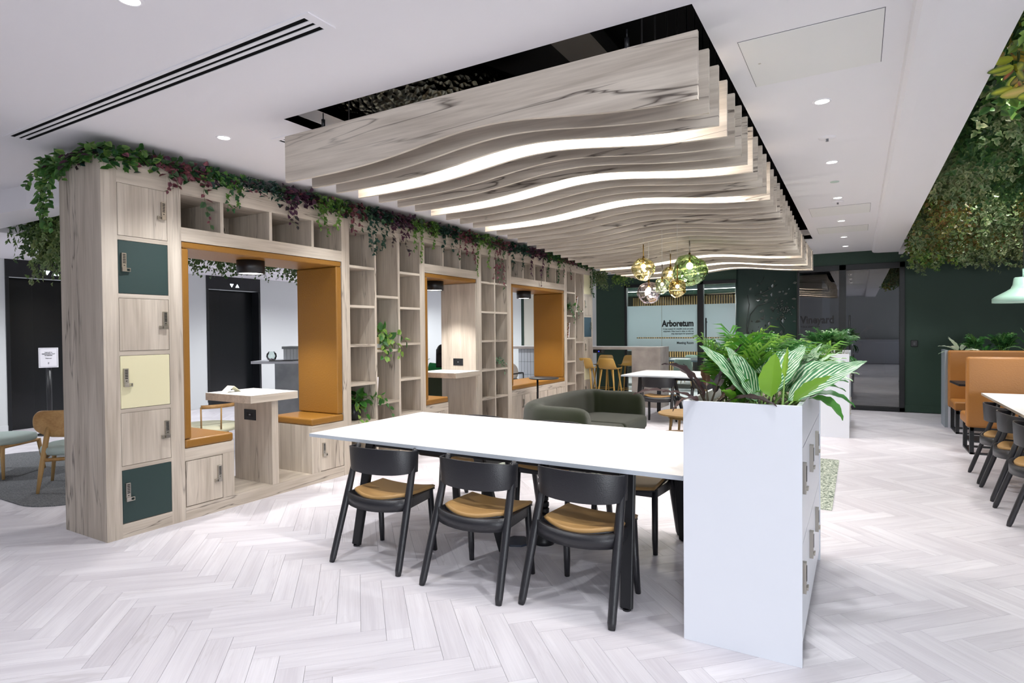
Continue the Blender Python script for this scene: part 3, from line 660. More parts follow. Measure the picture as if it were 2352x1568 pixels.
for i, (x, y) in enumerate(DOWN):
    if i in vis: lb = 'round recessed ceiling spotlight, ' + DL[vis[i]]
    elif i == 9: lb = 'round recessed ceiling spotlight left of the wavy slats, above the ivy'
    elif (x, y) == (-2.684, 1.384): lb = 'round recessed ceiling spotlight cut by the top edge of the picture'
    else: lb = None
    if lb is None: continue
    t = thing('ceiling_spotlight', lb, 'spotlight', (x, y, H), 'recessed ceiling spotlights')
    MB().lathe([(.038, H - .001), (.045, H - .005), (.052, H - .004), (.055, H)], (x, y, 0), 24).build('trim_ring', WHITE, t)
    MB().disc((x, y, H - .0025), .040, 24, 0, False).build('lens', LAMP, t)
def hatch(x0, x1, y0, y1, label):
    t = thing('ceiling_hatch', label, 'hatch', ((x0 + x1) / 2, (y0 + y1) / 2, H), 'access hatches in the ceiling')
    MB().box(x0, x1, y0, y1, H - .004, H - .001).build('panel', mat('hatch_white', 'e4e3e2', .7), t, bevel=.001)
    MB().box(x0 - .003, x1 + .003, y0 - .003, y1 + .003, H - .0012, H - .0002).build('shadow_gap', mat('gap_grey', '6d6c72', .9), t)
    MB().disc((x0 + .06, y0 + .3, H - .0042), .008, 12, 0, False).build('latch', NICKEL, t)
hatch(-.52, .10, 3.14, 3.76, 'large square white ceiling hatch nearest the camera')
hatch(-.513, .114, 7.9, 8.5, 'white ceiling hatch beyond the third spotlight of the row')
hatch(-.515, .11, 9.5, 10.08, 'white ceiling hatch farthest from the camera')
for x, y, lb in ((-.204, 5.03, 'white ceiling detector with dark centre between the first two spotlights'), (-.205, 7.62, 'small ceiling detector just before the second hatch')):
    t = thing('ceiling_detector', lb, 'detector', (x, y, H), 'ceiling detectors')
    MB().lathe([(.06, H), (.058, H - .006), (.035, H - .012), (.001, H - .012)], (x, y, 0), 24).build('rose', WHITE, t)
    MB().lathe([(.010, H - .012), (.008, H - .026), (.012, H - .03), (.001, H - .031)], (x, y, 0), 12).build('sensor', mat('grey_plastic', '77777c'), t)
tag(MB().lathe([(.04, H), (.038, H - .006), (.02, H - .01), (.001, H - .01)], (-.203, 6.575, 0), 20).build('ceiling_sensor', mat('pale_green_plastic', 'b9c9c0')), 'tiny round ceiling sensor between the second and third spotlights', 'sensor')

# ------------------------------------------------------------------ the long shelving wall
XF, XB, ZT = -4.681, -5.298, 2.80
PD = .022
def lock(parent, y, z, hand):
    # keypad lock: y centre, z centre; hand -1 handle to the left, +1 to the right
    mb = MB(); x = XF + .001
    mb.box(x, x + .018, y - .016, y + .016, z - .045, z + .062, 0)
    for k in range(6): mb.box(x + .018, x + .0195, y - .010, y + .010, z + .046 - k * .012, z + .053 - k * .012, 1)
    mb.box(x + .018, x + .0195, y - .005, y + .005, z - .033, z - .027, 1)
    mb.box(x, x + .024, y - .016, y + .016, z - .074, z - .046, 0)
    h0, h1 = (y + .016, y + .044) if hand > 0 else (y - .044, y - .016)
    mb.box(x + .004, x + .02, h0, h1, z - .052, z - .047, 0).box(x + .004, x + .02, h0, h1, z - .074, z - .069, 0)
    e0, e1 = (h1 - .005, h1) if hand > 0 else (h0, h0 + .005)
    mb.box(x + .004, x + .02, e0, e1, z - .069, z - .052, 0)
    mb.build('combination_lock', [NICKEL, KEYS], parent, bevel=.0012, seg=1)
def locker_door(t, y0, y1, z0, z1, m, hand, label=None, far=False):
    g = .003
    d = MB().box(XF - .018, XF + .001, y0 + g, y1 - g, z0 + g, z1 - g).build('locker_door', m, t, bevel=.0015, label=label, seg=1)
    zc = z0 + (z1 - z0) * .60
    lock(d, y1 - .035 if hand > 0 else y0 + .035, zc, -1 if hand > 0 else 1)
    return d
def carcass(t, y0, y1, z0, z1):
    MB().box(XB + .02, XF - .03, y0, y1, z0, z1).build('carcass', W['z'], t)
def unit(name, label, cat, y0, y1, group='modules of the long oak shelving wall'):
    return thing(name, label, cat, (XF, (y0 + y1) / 2, 0), group)
def header(t, y0, y1, z=2.621):
    MB().box(XB, XF, y0 + .0008, y1 - .0008, z, ZT).build('header', W['y'], t)
def plinth(t, y0, y1, z=.105):
    MB().box(XB, XF, y0 + .0008, y1 - .0008, 0, z).build('plinth', W['y'], t)

# tower of lockers at the near end
Y0 = 2.19
t = unit('locker_tower', 'nearest oak tower of six square lockers at the left end of the shelving wall', 'lockers', Y0, 2.77)
MB().box(XB, XF - .0005, Y0, Y0 + .02, 0, ZT).build('end_panel', W['z'], t)
MB().box(XB, XF, Y0 + .0201, 2.296, 0, ZT).build('post', W['z'], t)
MB().box(XB, XF, 2.661, 2.77, 0, ZT).build('post', W['z'], t)
MB().box(XB, XF - .012, 2.2961, 2.6609, 0, .105).box(XF - .012, XF, 2.2961, 2.6609, 0, .104).build('plinth', W['y'], t)
MB().box(XB, XF, 2.2961, 2.6609, 2.62, ZT).build('header', W['y'], t)
carcass(t, 2.2961, 2.6609, .106, 2.62)
zs = [(2.232, 2.621), (1.806, 2.201), (1.381, 1.775), (.954, 1.349), (.531, .926), (.106, .502)]
ms = [(W['z'], 1, None), (DG, -1, 'dark green door'), (W['z'], 1, None), (CR, -1, 'cream yellow door'), (W['z'], 1, None), (DG, -1, 'dark green door')]
for (z0, z1), (m, hd, lb) in zip(zs, ms): locker_door(t, 2.296, 2.661, z0, z1, m, hd, lb)
for a, b in ((2.201, 2.232), (1.775, 1.806), (1.349, 1.381), (.926, .954), (.502, .531)): MB().box(XF - .03, XF, 2.2961, 2.6609, a, b).build('rail', W['y'], t)

def pad(name, t, x0, x1, y0, y1, z0, z1, bev=.014):
    return MB().box(x0, x1, y0, y1, z0, z1).build(name, LEATHER, t, bevel=bev, seg=4)
def niche(t, y0, y1, divs, seats, right_pad=True, postw=.1, left_pad=True):
    # upper row of pigeonholes
    header(t, y0, y1)
    MB().box(XB, XF, y0, y1, 2.25, 2.36).build('lintel', W['y'], t)
    for d in divs: MB().box(XB + .02, XF - .002, d, d + .03, 2.36, 2.621).build('divider', W['z'], t)
    MB().box(XB, XB + .018, y0, y1, 2.36, 2.621).build('back_panel', W['z'], t)
    plinth(t, y0, y1)
    pad('ceiling_pad', t, XB + .01, XF - .004, y0 + .004, y1 - .004, 2.195, 2.249)
    if left_pad: pad('side_pad', t, XB + .01, XF - .004, y0 + .002, y0 + .062, .655, 2.193)
    if right_pad: pad('side_pad', t, XB + .01, XF - .004, y1 - .075, y1 - .002, .655, 2.193)
    for a, b in seats:
        MB().box(XB, XF - .02, a, b, .106, .579).build('bench', W['z'], t)
        MB().box(XF - .0199, XF, a, b, .481, .579).build('bench_rail', W['y'], t)
        pad('seat_cushion', t, XB + .01, XF + .004, a - .0 + .003, b - .003, .58, .652, .018)
def post(t, y0, y1):
    MB().box(XB, XF, y0 + .0004, y1 - .0004, 0, ZT).build('post', W['z'], t)
def socket(t, y, x, z):
    MB().box(x - .085, x + .085, y - .006, y - .0002, z - .05, z + .05, 0).box(x - .045, x - .012, y - .007, y - .006, z - .02, z + .02, 1).box(x + .012, x + .045, y - .007, y - .006, z - .02, z + .02, 1).box(x - .012, x + .012, y - .0078, y - .006, z - .004, z + .004, 2).build('power_socket', [BLACKM, KEYS, mat('print_grey', '9a9aa0')], t, bevel=.002, label='black power socket', seg=1)

# window seat 1
t = unit('window_seat', 'nearest tan leather booth in the shelving wall, with a thick table between two benches', 'booth', 2.77, 4.585)
niche(t, 2.7705, 4.4745, (3.112, 3.597, 4.083), ((2.7705, 3.202), (4.049, 4.4745)))
post(t, 4.4745, 4.585)
for a, b, hd in ((2.78, 3.095, 1), (4.164, 4.47, -1)):
    MB().box(XF - .0199, XF, a if hd < 0 else 2.7705, b, .106, .1061).build('trim', W['y'], t)
    for q0, q1 in (((3.098, 3.202),) if hd > 0 else ((4.049, 4.161),)): MB().box(XF - .0199, XF, q0, q1, .106, .4808).build('stile', W['z'], t)
    locker_door(t, a - .004, b, .108, .478, W['z'], hd)
MB().box(-5.23, XF, 3.59, 3.66, .1052, .884).build('table_leg', W['z'], t)
MB().box(-5.285, -4.625, 3.333, 3.843, .885, .953, 0).box(-5.284, -4.626, 3.334, 3.842, .953, .9545, 1).build('tabletop', [W['y'], TABLEW], t, bevel=.0012, seg=1)
socket(t, 3.59, -4.99, .735)
# shelving 1
def shelfrow(t, y0, y1, zs, th=.027, z0=.105):
    for z in zs: MB().box(XB + .02, XF - .001, y0, y1, z - th, z).build('shelf', W['y'], t)
t = unit('bookcase', 'nearest open oak bookcase, three columns wide, right of the nearest leather booth', 'bookcase', 4.585, 5.851)
header(t, 4.5855, 5.7515, 2.612); plinth(t, 4.5855, 5.7515)
MB().box(XB, XB + .018, 4.5855, 5.7515, .105, 2.612).build('back_panel', W['z'], t)
for a, b in ((4.957, 4.990), (5.352, 5.385)): MB().box(XB + .018, XF - .0005, a, b, .105, 2.612).build('divider', W['z'], t)
shelfrow(t, 4.5855, 4.957, (2.228, 1.802, 1.377, .954, .534)); shelfrow(t, 4.990, 5.352, (1.924, 1.309, .712)); shelfrow(t, 5.385, 5.7515, (2.225, 1.806, 1.377, .952, .534))
post(t, 5.7515, 5.851)
# window seat 2 (one bench, table on the right-hand side panel)
t = unit('window_seat', 'middle leather booth in the shelving wall, a single bench facing a wall-fixed table', 'booth', 5.851, 7.137)
niche(t, 5.8515, 7.0125, (6.222, 6.605), ((5.8515, 6.318),), right_pad=False)
MB().box(XF - .0199, XF, 5.8515, 6.318, .106, .1061).box(XF - .0199, XF, 6.23, 6.318, .106, .4808).build('stile', W['z'], t)
locker_door(t, 5.856, 6.225, .108, .478, W['z'], -1)
MB().box(XB + .01, XF - .004, 6.985, 7.0122, .1052, 2.19).build('side_panel', W['z'], t)
MB().box(-5.29, -4.615, 6.40, 6.984, .885, .953, 0).box(-5.289, -4.616, 6.401, 6.983, .953, .9545, 1).build('tabletop', [W['y'], TABLEW], t, bevel=.0012, seg=1)
socket(t, 6.985, -4.99, 1.07)
post(t, 7.0125, 7.137)
# shelving 2
t = unit('bookcase', 'middle open oak bookcase, two columns of six square holes, between two leather booths', 'bookcase', 7.137, 7.985)
header(t, 7.1375, 7.8565, 2.612); plinth(t, 7.1375, 7.8565)
MB().box(XB, XB + .018, 7.1375, 7.8565, .105, 2.612).build('back_panel', W['z'], t)
MB().box(XB + .018, XF - .0005, 7.488, 7.515, .105, 2.612).build('divider', W['z'], t)
for a, b in ((7.1375, 7.488), (7.515, 7.8565)): shelfrow(t, a, b, (2.23, 1.80, 1.377, .952, .534))
post(t, 7.8565, 7.985)
# window seat 3
t = unit('window_seat', 'farthest tan leather booth in the shelving wall, one long bench behind the round side table', 'booth', 7.985, 10.03)
niche(t, 7.9855, 9.9145, (8.36, 8.758, 9.147, 9.544), ((7.9855, 9.9145),))
for a, b in ((7.99, 8.385), (8.40, 8.79), (8.81, 9.20), (9.22, 9.56), (9.57, 9.91)):
    d = MB().box(XF - .0199, XF, a, b, .108, .478).build('bench_door', W['z'], t, bevel=.0015, seg=1)
    if a < 8.0: lock(d, b - .04, .35, -1)
post(t, 9.9145, 10.03)
# shelving 3
t = unit('bookcase', 'farthest open oak bookcase, two uneven columns, beside the far locker tower', 'bookcase', 10.03, 10.826)
header(t, 10.0305, 10.785, 2.612); plinth(t, 10.0305, 10.785)
MB().box(XB, XB + .018, 10.0305, 10.785, .105, 2.612).build('back_panel', W['z'], t)
MB().box(XB + .018, XF - .0005, 10.389, 10.422, .105, 2.612).build('divider', W['z'], t)
shelfrow(t, 10.0305, 10.389, (2.234, 1.80, 1.375, .94, .52)); shelfrow(t, 10.422, 10.785, (1.894, 1.298, .698))
# tower of lockers at the far end
t2 = unit('locker_tower', 'farthest oak tower of narrow-looking lockers, cream at top, beside the bar', 'lockers', 10.785, 11.25)
MB().box(XB, XF, 10.7852, 10.826, 0, ZT).build('post', W['z'], t2); MB().box(XB, XF, 11.185, 11.25, 0, ZT).build('post', W['z'], t2)
MB().box(XB, XF, 10.8261, 11.1849, 2.62, ZT).build('header', W['y'], t2); MB().box(XB, XF, 10.8261, 11.1849, 0, .106).build('plinth', W['y'], t2); carcass(t2, 10.8261, 11.1849, .107, 2.62)
for (z0, z1), (m, hd, lb) in zip(zs, [(CR, 1, 'cream yellow door'), (W['z'], -1, None), (BL, 1, 'petrol blue door'), (W['z'], -1, None), (CR, 1, 'cream yellow door'), (W['z'], -1, None)]):
    locker_door(t2, 10.826, 11.185, z0, z1, m, hd, lb)
for a, b in ((2.201, 2.232), (1.775, 1.806), (1.349, 1.381), (.926, .954), (.502, .531)): MB().box(XF - .03, XF, 10.8261, 11.1849, a, b).build('rail', W['y'], t2)

# booth lamps
for y, lb in ((3.62, 'black drum lamp under the ceiling pad of the nearest leather booth'), (6.445, 'black drum lamp in the middle leather booth'), (8.94, 'black drum lamp in the farthest leather booth')):
    t = thing('drum_lamp', lb, 'lamp', (-4.99, y, 2.07), 'black drum lamps in the booths')
    MB().lathe([(.001, 2.194), (.125, 2.194), (.125, 2.07), (.117, 2.07), (.117, 2.085)], (-4.99, y, 0), 32).build('housing', BLACKM, t)
    MB().disc((-4.99, y, 2.078), .117, 32, 0, False).build('diffuser', LAMP, t)
    spot(-4.99, y, 2.06, 95, 108, .55, .06, (1, .98, .95))

# ------------------------------------------------------------------ things on the shelves
def rleaf(mb, base, d, n, L, Wd, cc, ce, kind='oval', fold=.25, curl=.25):
    d = d.normalized(); s = d.cross(n)
    if s.length < 1e-4: s = Vector((1, 0, 0))
    s.normalize(); n = s.cross(d).normalized()
    def P(a, b, h=0): return base + d * (a * L) + s * (b * Wd) + n * (h * Wd - curl * a * a * L)
    if kind == 'oval':
        vs = [P(0, 0), P(.35, 0, -fold * .5), P(.35, .5, fold * .4), P(.35, -.5, fold * .4), P(.72, 0, -fold * .3), P(.72, .36, fold * .3), P(.72, -.36, fold * .3), P(1, 0)]
        fs = [(0, 2, 1), (0, 1, 3), (1, 2, 5, 4), (1, 4, 6, 3), (4, 5, 7), (4, 7, 6)]
        co = [cc, cc, ce, ce, cc, ce, ce, ce]
    elif kind == 'ivy':
        out = [(0, 0), (-.02, .42), (.28, .62), (.38, .26), (.62, .36), (1, 0), (.62, -.36), (.38, -.26), (.28, -.62), (-.02, -.42)]
        vs = [P(a, b, fold * abs(b)) for a, b in out] + [P(.33, 0, -.1)]
        fs = [(10, (i + 1) % 10, i) for i in range(10)]; co = [ce] * 10 + [cc]
    else:  # slim blade
        vs = [P(0, .12), P(0, -.12), P(.4, .5, fold), P(.4, 0, 0), P(.4, -.5, fold), P(1, 0)]
        fs = [(0, 2, 3), (0, 3, 1), (1, 3, 4), (2, 5, 3), (3, 5, 4)]; co = [cc, cc, ce, cc, ce, ce]
    mb.add(vs, fs, 0, kind != 'ivy', None, co)
def C3(h, rnd=None, j=.12):
    c = [v * .72 for v in lin(h)[:3]] + [1]
    if rnd:
        k = 1 + rnd.uniform(-j * 2, j * 2); c = [c[0] * k * (1 + rnd.uniform(-j, j)), c[1] * k, c[2] * k * (1 + rnd.uniform(-j, j)), 1]
    return tuple(c)
def rv(rnd, s=1): return Vector((rnd.uniform(-s, s), rnd.uniform(-s, s), rnd.uniform(-s, s)))
def strand(mb, stems, pts, step, size, pal, kind, rnd, out=Vector((1, 0, 0)), spread=.8, tipsmall=True):
    pts = [Vector(p) for p in pts]
    if stems is not None and len(pts) > 1: stems.tube(pts, .0018, 4, cap=False)
    seg = []; tot = 0
    for a, b in zip(pts, pts[1:]): seg.append((tot, a, b)); tot += (b - a).length
    s = 0.0; sd = 1
    while s < tot:
        for q in seg:
            if q[0] <= s: cur = q
        a, b = cur[1], cur[2]; L = (b - a).length or 1; p = a + (b - a) * ((s - cur[0]) / L); dr = (b - a).normalized()
        side = dr.cross(out).normalized() if abs(dr.dot(out)) < .95 else Vector((0, 1, 0)); sd = -sd
        d = (side * sd * spread + out * .35 + Vector((0, 0, -.45)) + dr * .2 + rv(rnd, .45))
        nrm = (out * .9 + Vector((0, 0, .5)) + rv(rnd, .5))
        cc, ce = rnd.choice(pal); z = size * rnd.uniform(.65, 1.2) * (1 - .35 * (s / tot) if tipsmall else 1)
        rleaf(mb, p + out * .004, d, nrm, z, z * (.72 if kind == 'oval' else .85 if kind == 'ivy' else .32), C3(cc, rnd), C3(ce, rnd), kind)
        s += step * rnd.uniform(.7, 1.3)
def pot(t, c, r0, r1, h, m, name='pot', band=None):
    x, y, z = c
    MB().lathe([(.001, z), (r0 * .9, z), (r0, z + .01), (r1, z + h), (r1 * .88, z + h), (r1 * .86, z + h - .02)], (x, y, 0), 24, 0).build(name, m, t)
    if band: MB().lathe([(r0 * 1.001, z + .012), (r0 + (r1 - r0) * .45 + .001, z + h * .45)], (x, y, 0), 24).build('glaze_band', band, t)
    MB().disc((x, y, z + h - .02), r1 * .86, 16).build('soil', SOIL, t)
GRN = [('2f5a26', '3c6e2e'), ('3b6b2a', '4d8a38'), ('264b22', '33602a')]
POTHOS = [('3a6e2b', '4d8c36'), ('2f5f27', '447d31'), ('6b9c3f', '9dbb55')]
def trailing_plant(name, label, c, r0, r1, h, m, seed, trails, size=.07, band=None, kind='oval', pal=POTHOS, mound=26, g='potted plants on the shelves'):
    rnd = random.Random(seed); t = thing(name, label, 'plant', c, g); pot(t, c, r0, r1, h, m, band=band)
    lf = MB(); st = MB(); top = Vector((c[0], c[1], c[2] + h - .01))
    for i in range(mound):
        a = rnd.random() * 2 * PI; e = rnd.uniform(.15, 1.2); d = Vector((math.cos(a) * math.cos(e), math.sin(a) * math.cos(e), math.sin(e)))
        p1 = top + d * rnd.uniform(.05, .13); st.tube([top + Vector((d.x, d.y, 0)) * r1 * .5, p1], .0018, 4, cap=False)
        cc, ce = rnd.choice(pal); rleaf(lf, p1, d + Vector((0, 0, -.5)) + rv(rnd, .3), Vector((.4, 0, 1)) + rv(rnd, .4), size * rnd.uniform(.8, 1.2), size * .75, C3(cc, rnd), C3(ce, rnd), kind)
    for pts in trails:
        strand(lf, st, [top] + [Vector(c) + Vector(p) for p in pts], size * .55, size, pal, kind, rnd)
    lf.build('leaves', LEAF, t, kind='stuff'); st.build('stems', STEM, t, kind='stuff'); return t
trailing_plant('potted_pothos', 'pothos in a black pot on the lowest visible shelf beside the white table', (-4.86, 4.80, .534), .065, .095, .19, POTB, 3,
    [[(.12, -.08, .22), (.2, -.12, .05), (.2, -.13, -.06)], [(.14, .1, .27), (.25, .22, .22), (.27, .33, .04)], [(.1, .12, .22), (.2, .2, .28), (.22, .28, .14)], [(.14, 0, .2), (.18, .01, 0), (.17, .02, -.08)]], .11)
trailing_plant('potted_pothos', 'pothos in a white and beige pot, middle column of the nearest bookcase', (-4.83, 5.15, 1.309), .06, .075, .145, POTT, 8,
    [[(.12, -.06, .2), (.18, -.1, .05), (.17, -.1, -.1)], [(.12, .1, .2), (.2, .2, .15), (.22, .28, .06)], [(.12, .05, .18), (.17, .04, 0), (.17, .02, -.12)], [(.12, .12, .12), (.18, .2, 0), (.18, .17, -.1)], [(.13, -.02, .1), (.17, -.03, -.04), (.16, -.04, -.14)]], .11, band=POTW)
trailing_plant('potted_ivy', 'small pale-edged ivy in a black pot on a shelf of the middle bookcase', (-4.85, 7.68, .952), .05, .06, .11, POTB, 5,
    [[(.1, .04, .1), (.15, .1, .02), (.15, .11, -.08)], [(.12, .12, .1), (.16, .16, .04)], [(.1, -.05, .14), (.14, -.07, .12)]], .06, kind='ivy', pal=[('4a7b5c', 'b9cfb4'), ('3f6e50', '8fb08f')], mound=10)
trailing_plant('potted_fern', 'bushy plant in a beige and white pot high in the farthest bookcase', (-4.83, 10.18, 1.80), .05, .06, .13, POTT, 12,
    [[(.1, -.02, .24), (.17, .05, .1), (.18, .08, -.02)], [(.12, .12, .22), (.19, .24, .14), (.2, .26, -.03)], [(.1, .15, .2), (.18, .3, .2), (.2, .34, .06)], [(.14, .04, .12), (.18, .1, -.04), (.18, .1, -.14)]], .075, band=POTW, pal=GRN, mound=44)
# glass jars
def jar(label, c, s, m, g):
    t = thing('glass_jar', label, 'jar', c, g)
    MB().lathe([(.001, c[2]), (.055 * s, c[2]), (.06 * s, c[2] + .01), (.06 * s, c[2] + .13 * s), (.03 * s, c[2] + .17 * s), (.028 * s, c[2] + .19 * s)], (c[0], c[1], 0), 20).build('body', m, t)
    MB().lathe([(.001, c[2] + .24 * s), (.036 * s, c[2] + .24 * s), (.036 * s, c[2] + .19 * s), (.001, c[2] + .19 * s)], (c[0], c[1], 0), 16).build('stopper', m, t)
JG = glassy('smoky_jar_glass', (.35, .48, .45), .15)
jar('dark glass jar with stopper on a middle-bookcase shelf above the little ivy', (-4.86, 7.68, 1.377), 1.0, JG, 'jars')
def book(label, cat, poly, y0, y1, cov, tilt, z, x0=-4.95, x1=-4.72, h=.28, th=.03, yb=0, name='magazine', g='books leaning on the shelves'):
    t = thing(name, label, cat, (x0, yb, z), g)
    s_, c_ = math.sin(tilt), math.cos(tilt)
    def q(a, b): return (yb + a * c_ + b * s_, z + .0 - min(0, 0) + b * c_ - a * s_ + (th * s_ if s_ > 0 else 0))
    for nm, a0, a1, m in (('cover', 0, .003, cov), ('pages', .003, th - .003, PAPER), ('cover', th - .003, th, cov)):
        ins = .004 if nm == 'pages' else 0
        MB().prism([q(a0, ins), q(a1, ins), q(a1, h - ins), q(a0, h - ins)], x0, x1, 'x').build(nm, m, t)
WB = mat('off_white_cover', 'd8d0c8', .6); BB = mat('dark_cover', '2b2d31', .6)
def artcover():
    m, nt, p = newmat('floral_cover'); g = N(nt, 'ShaderNodeNewGeometry'); n = N(nt, 'ShaderNodeTexVoronoi'); n.inputs['Scale'].default_value = 28
    nt.links.new(g.outputs['Position'], n.inputs['Vector']); c = ramp(nt, n.outputs['Distance'], [(0, lin('b2552f')), (.35, lin('5b2a20')), (.6, lin('c9b49a')), (.8, lin('22191a'))])
    nt.links.new(c.outputs['Color'], p.inputs['Base Color']); return m
ART = artcover()
book('off-white magazine leaning in the tall top hole of the nearest bookcase', 'book', None, 0, 0, WB, .10, 1.924, yb=4.992, h=.30, th=.012)
book('white magazine leaning behind the low pothos in the nearest bookcase', 'book', None, 0, 0, WB, .10, .712, yb=4.992, h=.29, th=.03)
book('dark book at the left of the third column, beside the pothos in the beige pot', 'book', None, 0, 0, BB, .02, 1.377, yb=5.39, h=.27, th=.015, x1=-4.78)
book('book with a red and brown floral cover leaning high in the farthest bookcase', 'book', None, 0, 0, ART, .30, 1.894, yb=10.52, h=.29, th=.02)
book('white-edged picture book leaning in the farthest bookcase under the bushy plant', 'book', None, 0, 0, ART, .16, 1.375, yb=10.17, h=.29, th=.03)
t = thing('glass_bauble', 'little clear glass ornament in the second pigeonhole over the nearest booth', 'ornament', (-4.8, 3.19, 2.36))
MB().sphere((-4.8, 3.19, 2.41), .035, n=14, m=10).build('ball', GLASS, t); MB().tube([(-4.8, 3.19, 2.445), (-4.8, 3.19, 2.50)], .004, 6).build('stem', NICKEL, t); MB().disc((-4.8, 3.19, 2.362), .03, 14).lathe([(.03, 2.36), (.03, 2.366), (.006, 2.375)], (-4.8, 3.19, 0), 14).build('foot', NICKEL, t)
t = thing('folded_card', 'folded cream card standing on the table of the nearest booth', 'card', (-5.1, 3.45, .955))
MB().prism([(3.40, .9546), (3.402, .9546), (3.475, 1.012), (3.548, .9546), (3.55, .9546), (3.475, 1.0145)], -5.16, -5.06, 'x').build('card', mat('cream_card', 'e9e5c9', .7), t)

# ------------------------------------------------------------------ ivy garland along the top of the wall
SP = {
 'pothos': (('3d6b30', '5c8e43'), ('34602c', '4b7d38'), ('55803a', '86a857')),
 'ivy': (('2c5733', '3b6e3f'), ('2a4f2f', '35653a'), ('4d7c35', '6b9a45')),
 'dark': (('1f4038', '2a5347'), ('23463c', '315c4b'), ('1c3a30', '284f3e')),
 'purple': (('4b2740', '5d3250'), ('3f2238', '6a3a55'), ('37402f', '51324a')),
 'pink': (('5b3540', 'a1616b'), ('3b5a3a', '54774c'), ('a5646d', '6a3d45')),
 'lime': (('4a7a2e', '6f9c40'), ('3f6e2b', '5d8a38'), ('6f9c40', '8db557')),
}
segs = [(2.15, 2.62, 'pothos', 'oval', 'pothos garland drooping over the near corner of the shelving wall'),
        (2.55, 3.02, 'pink', 'oval', 'pink and purple leaved garland above the nearest locker tower'),
        (2.95, 3.32, 'ivy', 'ivy', 'green ivy garland with two trailing sprays above the nearest booth'),
        (3.28, 3.75, 'dark', 'blade', 'blue-green small-leaved garland over the nearest booth'),
        (3.70, 4.12, 'purple', 'oval', 'purple garland with pink tips over the right half of the nearest booth'),
        (4.08, 4.55, 'lime', 'ivy', 'bright green ivy garland at the right end of the nearest booth'),
        (4.5, 4.85, 'pink', 'oval', 'pink-leaved garland above the left column of the nearest bookcase'),
        (4.8, 5.2, 'dark', 'ivy', 'dark ivy garland above the middle column of the nearest bookcase'),
        (5.15, 5.6, 'purple', 'ivy', 'purple ivy garland above the right column of the nearest bookcase'),
        (5.55, 6.1, 'lime', 'ivy', 'bright ivy garland above the post left of the middle booth'),
        (6.05, 6.5, 'dark', 'oval', 'dark garland above the middle booth'),
        (6.45, 6.95, 'pink', 'ivy', 'pink-flecked garland above the right side of the middle booth'),
        (6.9, 7.4, 'lime', 'ivy', 'light green ivy garland above the left of the middle bookcase'),
        (7.35, 7.95, 'pink', 'ivy', 'long pink and green spray hanging over the middle bookcase'),
        (7.9, 8.5, 'dark', 'ivy', 'dark ivy garland at the left end of the farthest booth'),
        (8.45, 9.1, 'purple', 'ivy', 'purple garland over the middle of the farthest booth'),
        (9.05, 9.7, 'ivy', 'ivy', 'green ivy garland over the right end of the farthest booth'),
        (9.65, 10.4, 'pink', 'ivy', 'pink-flecked garland above the farthest bookcase'),
        (10.35, 11.3, 'ivy', 'ivy', 'green ivy garland hanging over the far locker tower')]
TR = {0: [], 2: [(2.99, .34), (3.06, .28), (3.18, .22), (3.26, .20)], 1: [(2.66, .16), (2.75, .12), (2.83, .14), (2.95, .40)], 4: [(3.78, .22), (3.9, .20), (3.86, .26)], 5: [(4.15, .24), (4.22, .3), (4.33, .36), (4.4, .2)],
      6: [(4.6, .2), (4.72, .18)], 7: [(4.86, .34), (4.95, .4), (5.05, .36), (5.12, .28)], 8: [(5.25, .28), (5.38, .22), (5.5, .32)], 9: [(5.62, .3), (5.75, .42), (5.9, .22), (6.02, .2)], 10: [(6.2, .24), (6.4, .2)],
      11: [(6.55, .28), (6.7, .22), (6.88, .34)], 12: [(6.98, .5), (7.1, .3), (7.3, .36)], 13: [(7.45, .5), (7.55, .56), (7.68, .62), (7.8, .5)], 14: [(8.0, .3), (8.3, .3)], 15: [(8.6, .36), (8.8, .45), (8.95, .5)],
      16: [(9.2, .36), (9.35, .5), (9.5, .56), (9.6, .4)], 17: [(9.8, .3), (10.1, .3), (10.3, .2)], 18: [(10.6, .3), (10.95, .44), (11.1, .52), (11.22, .6)]}
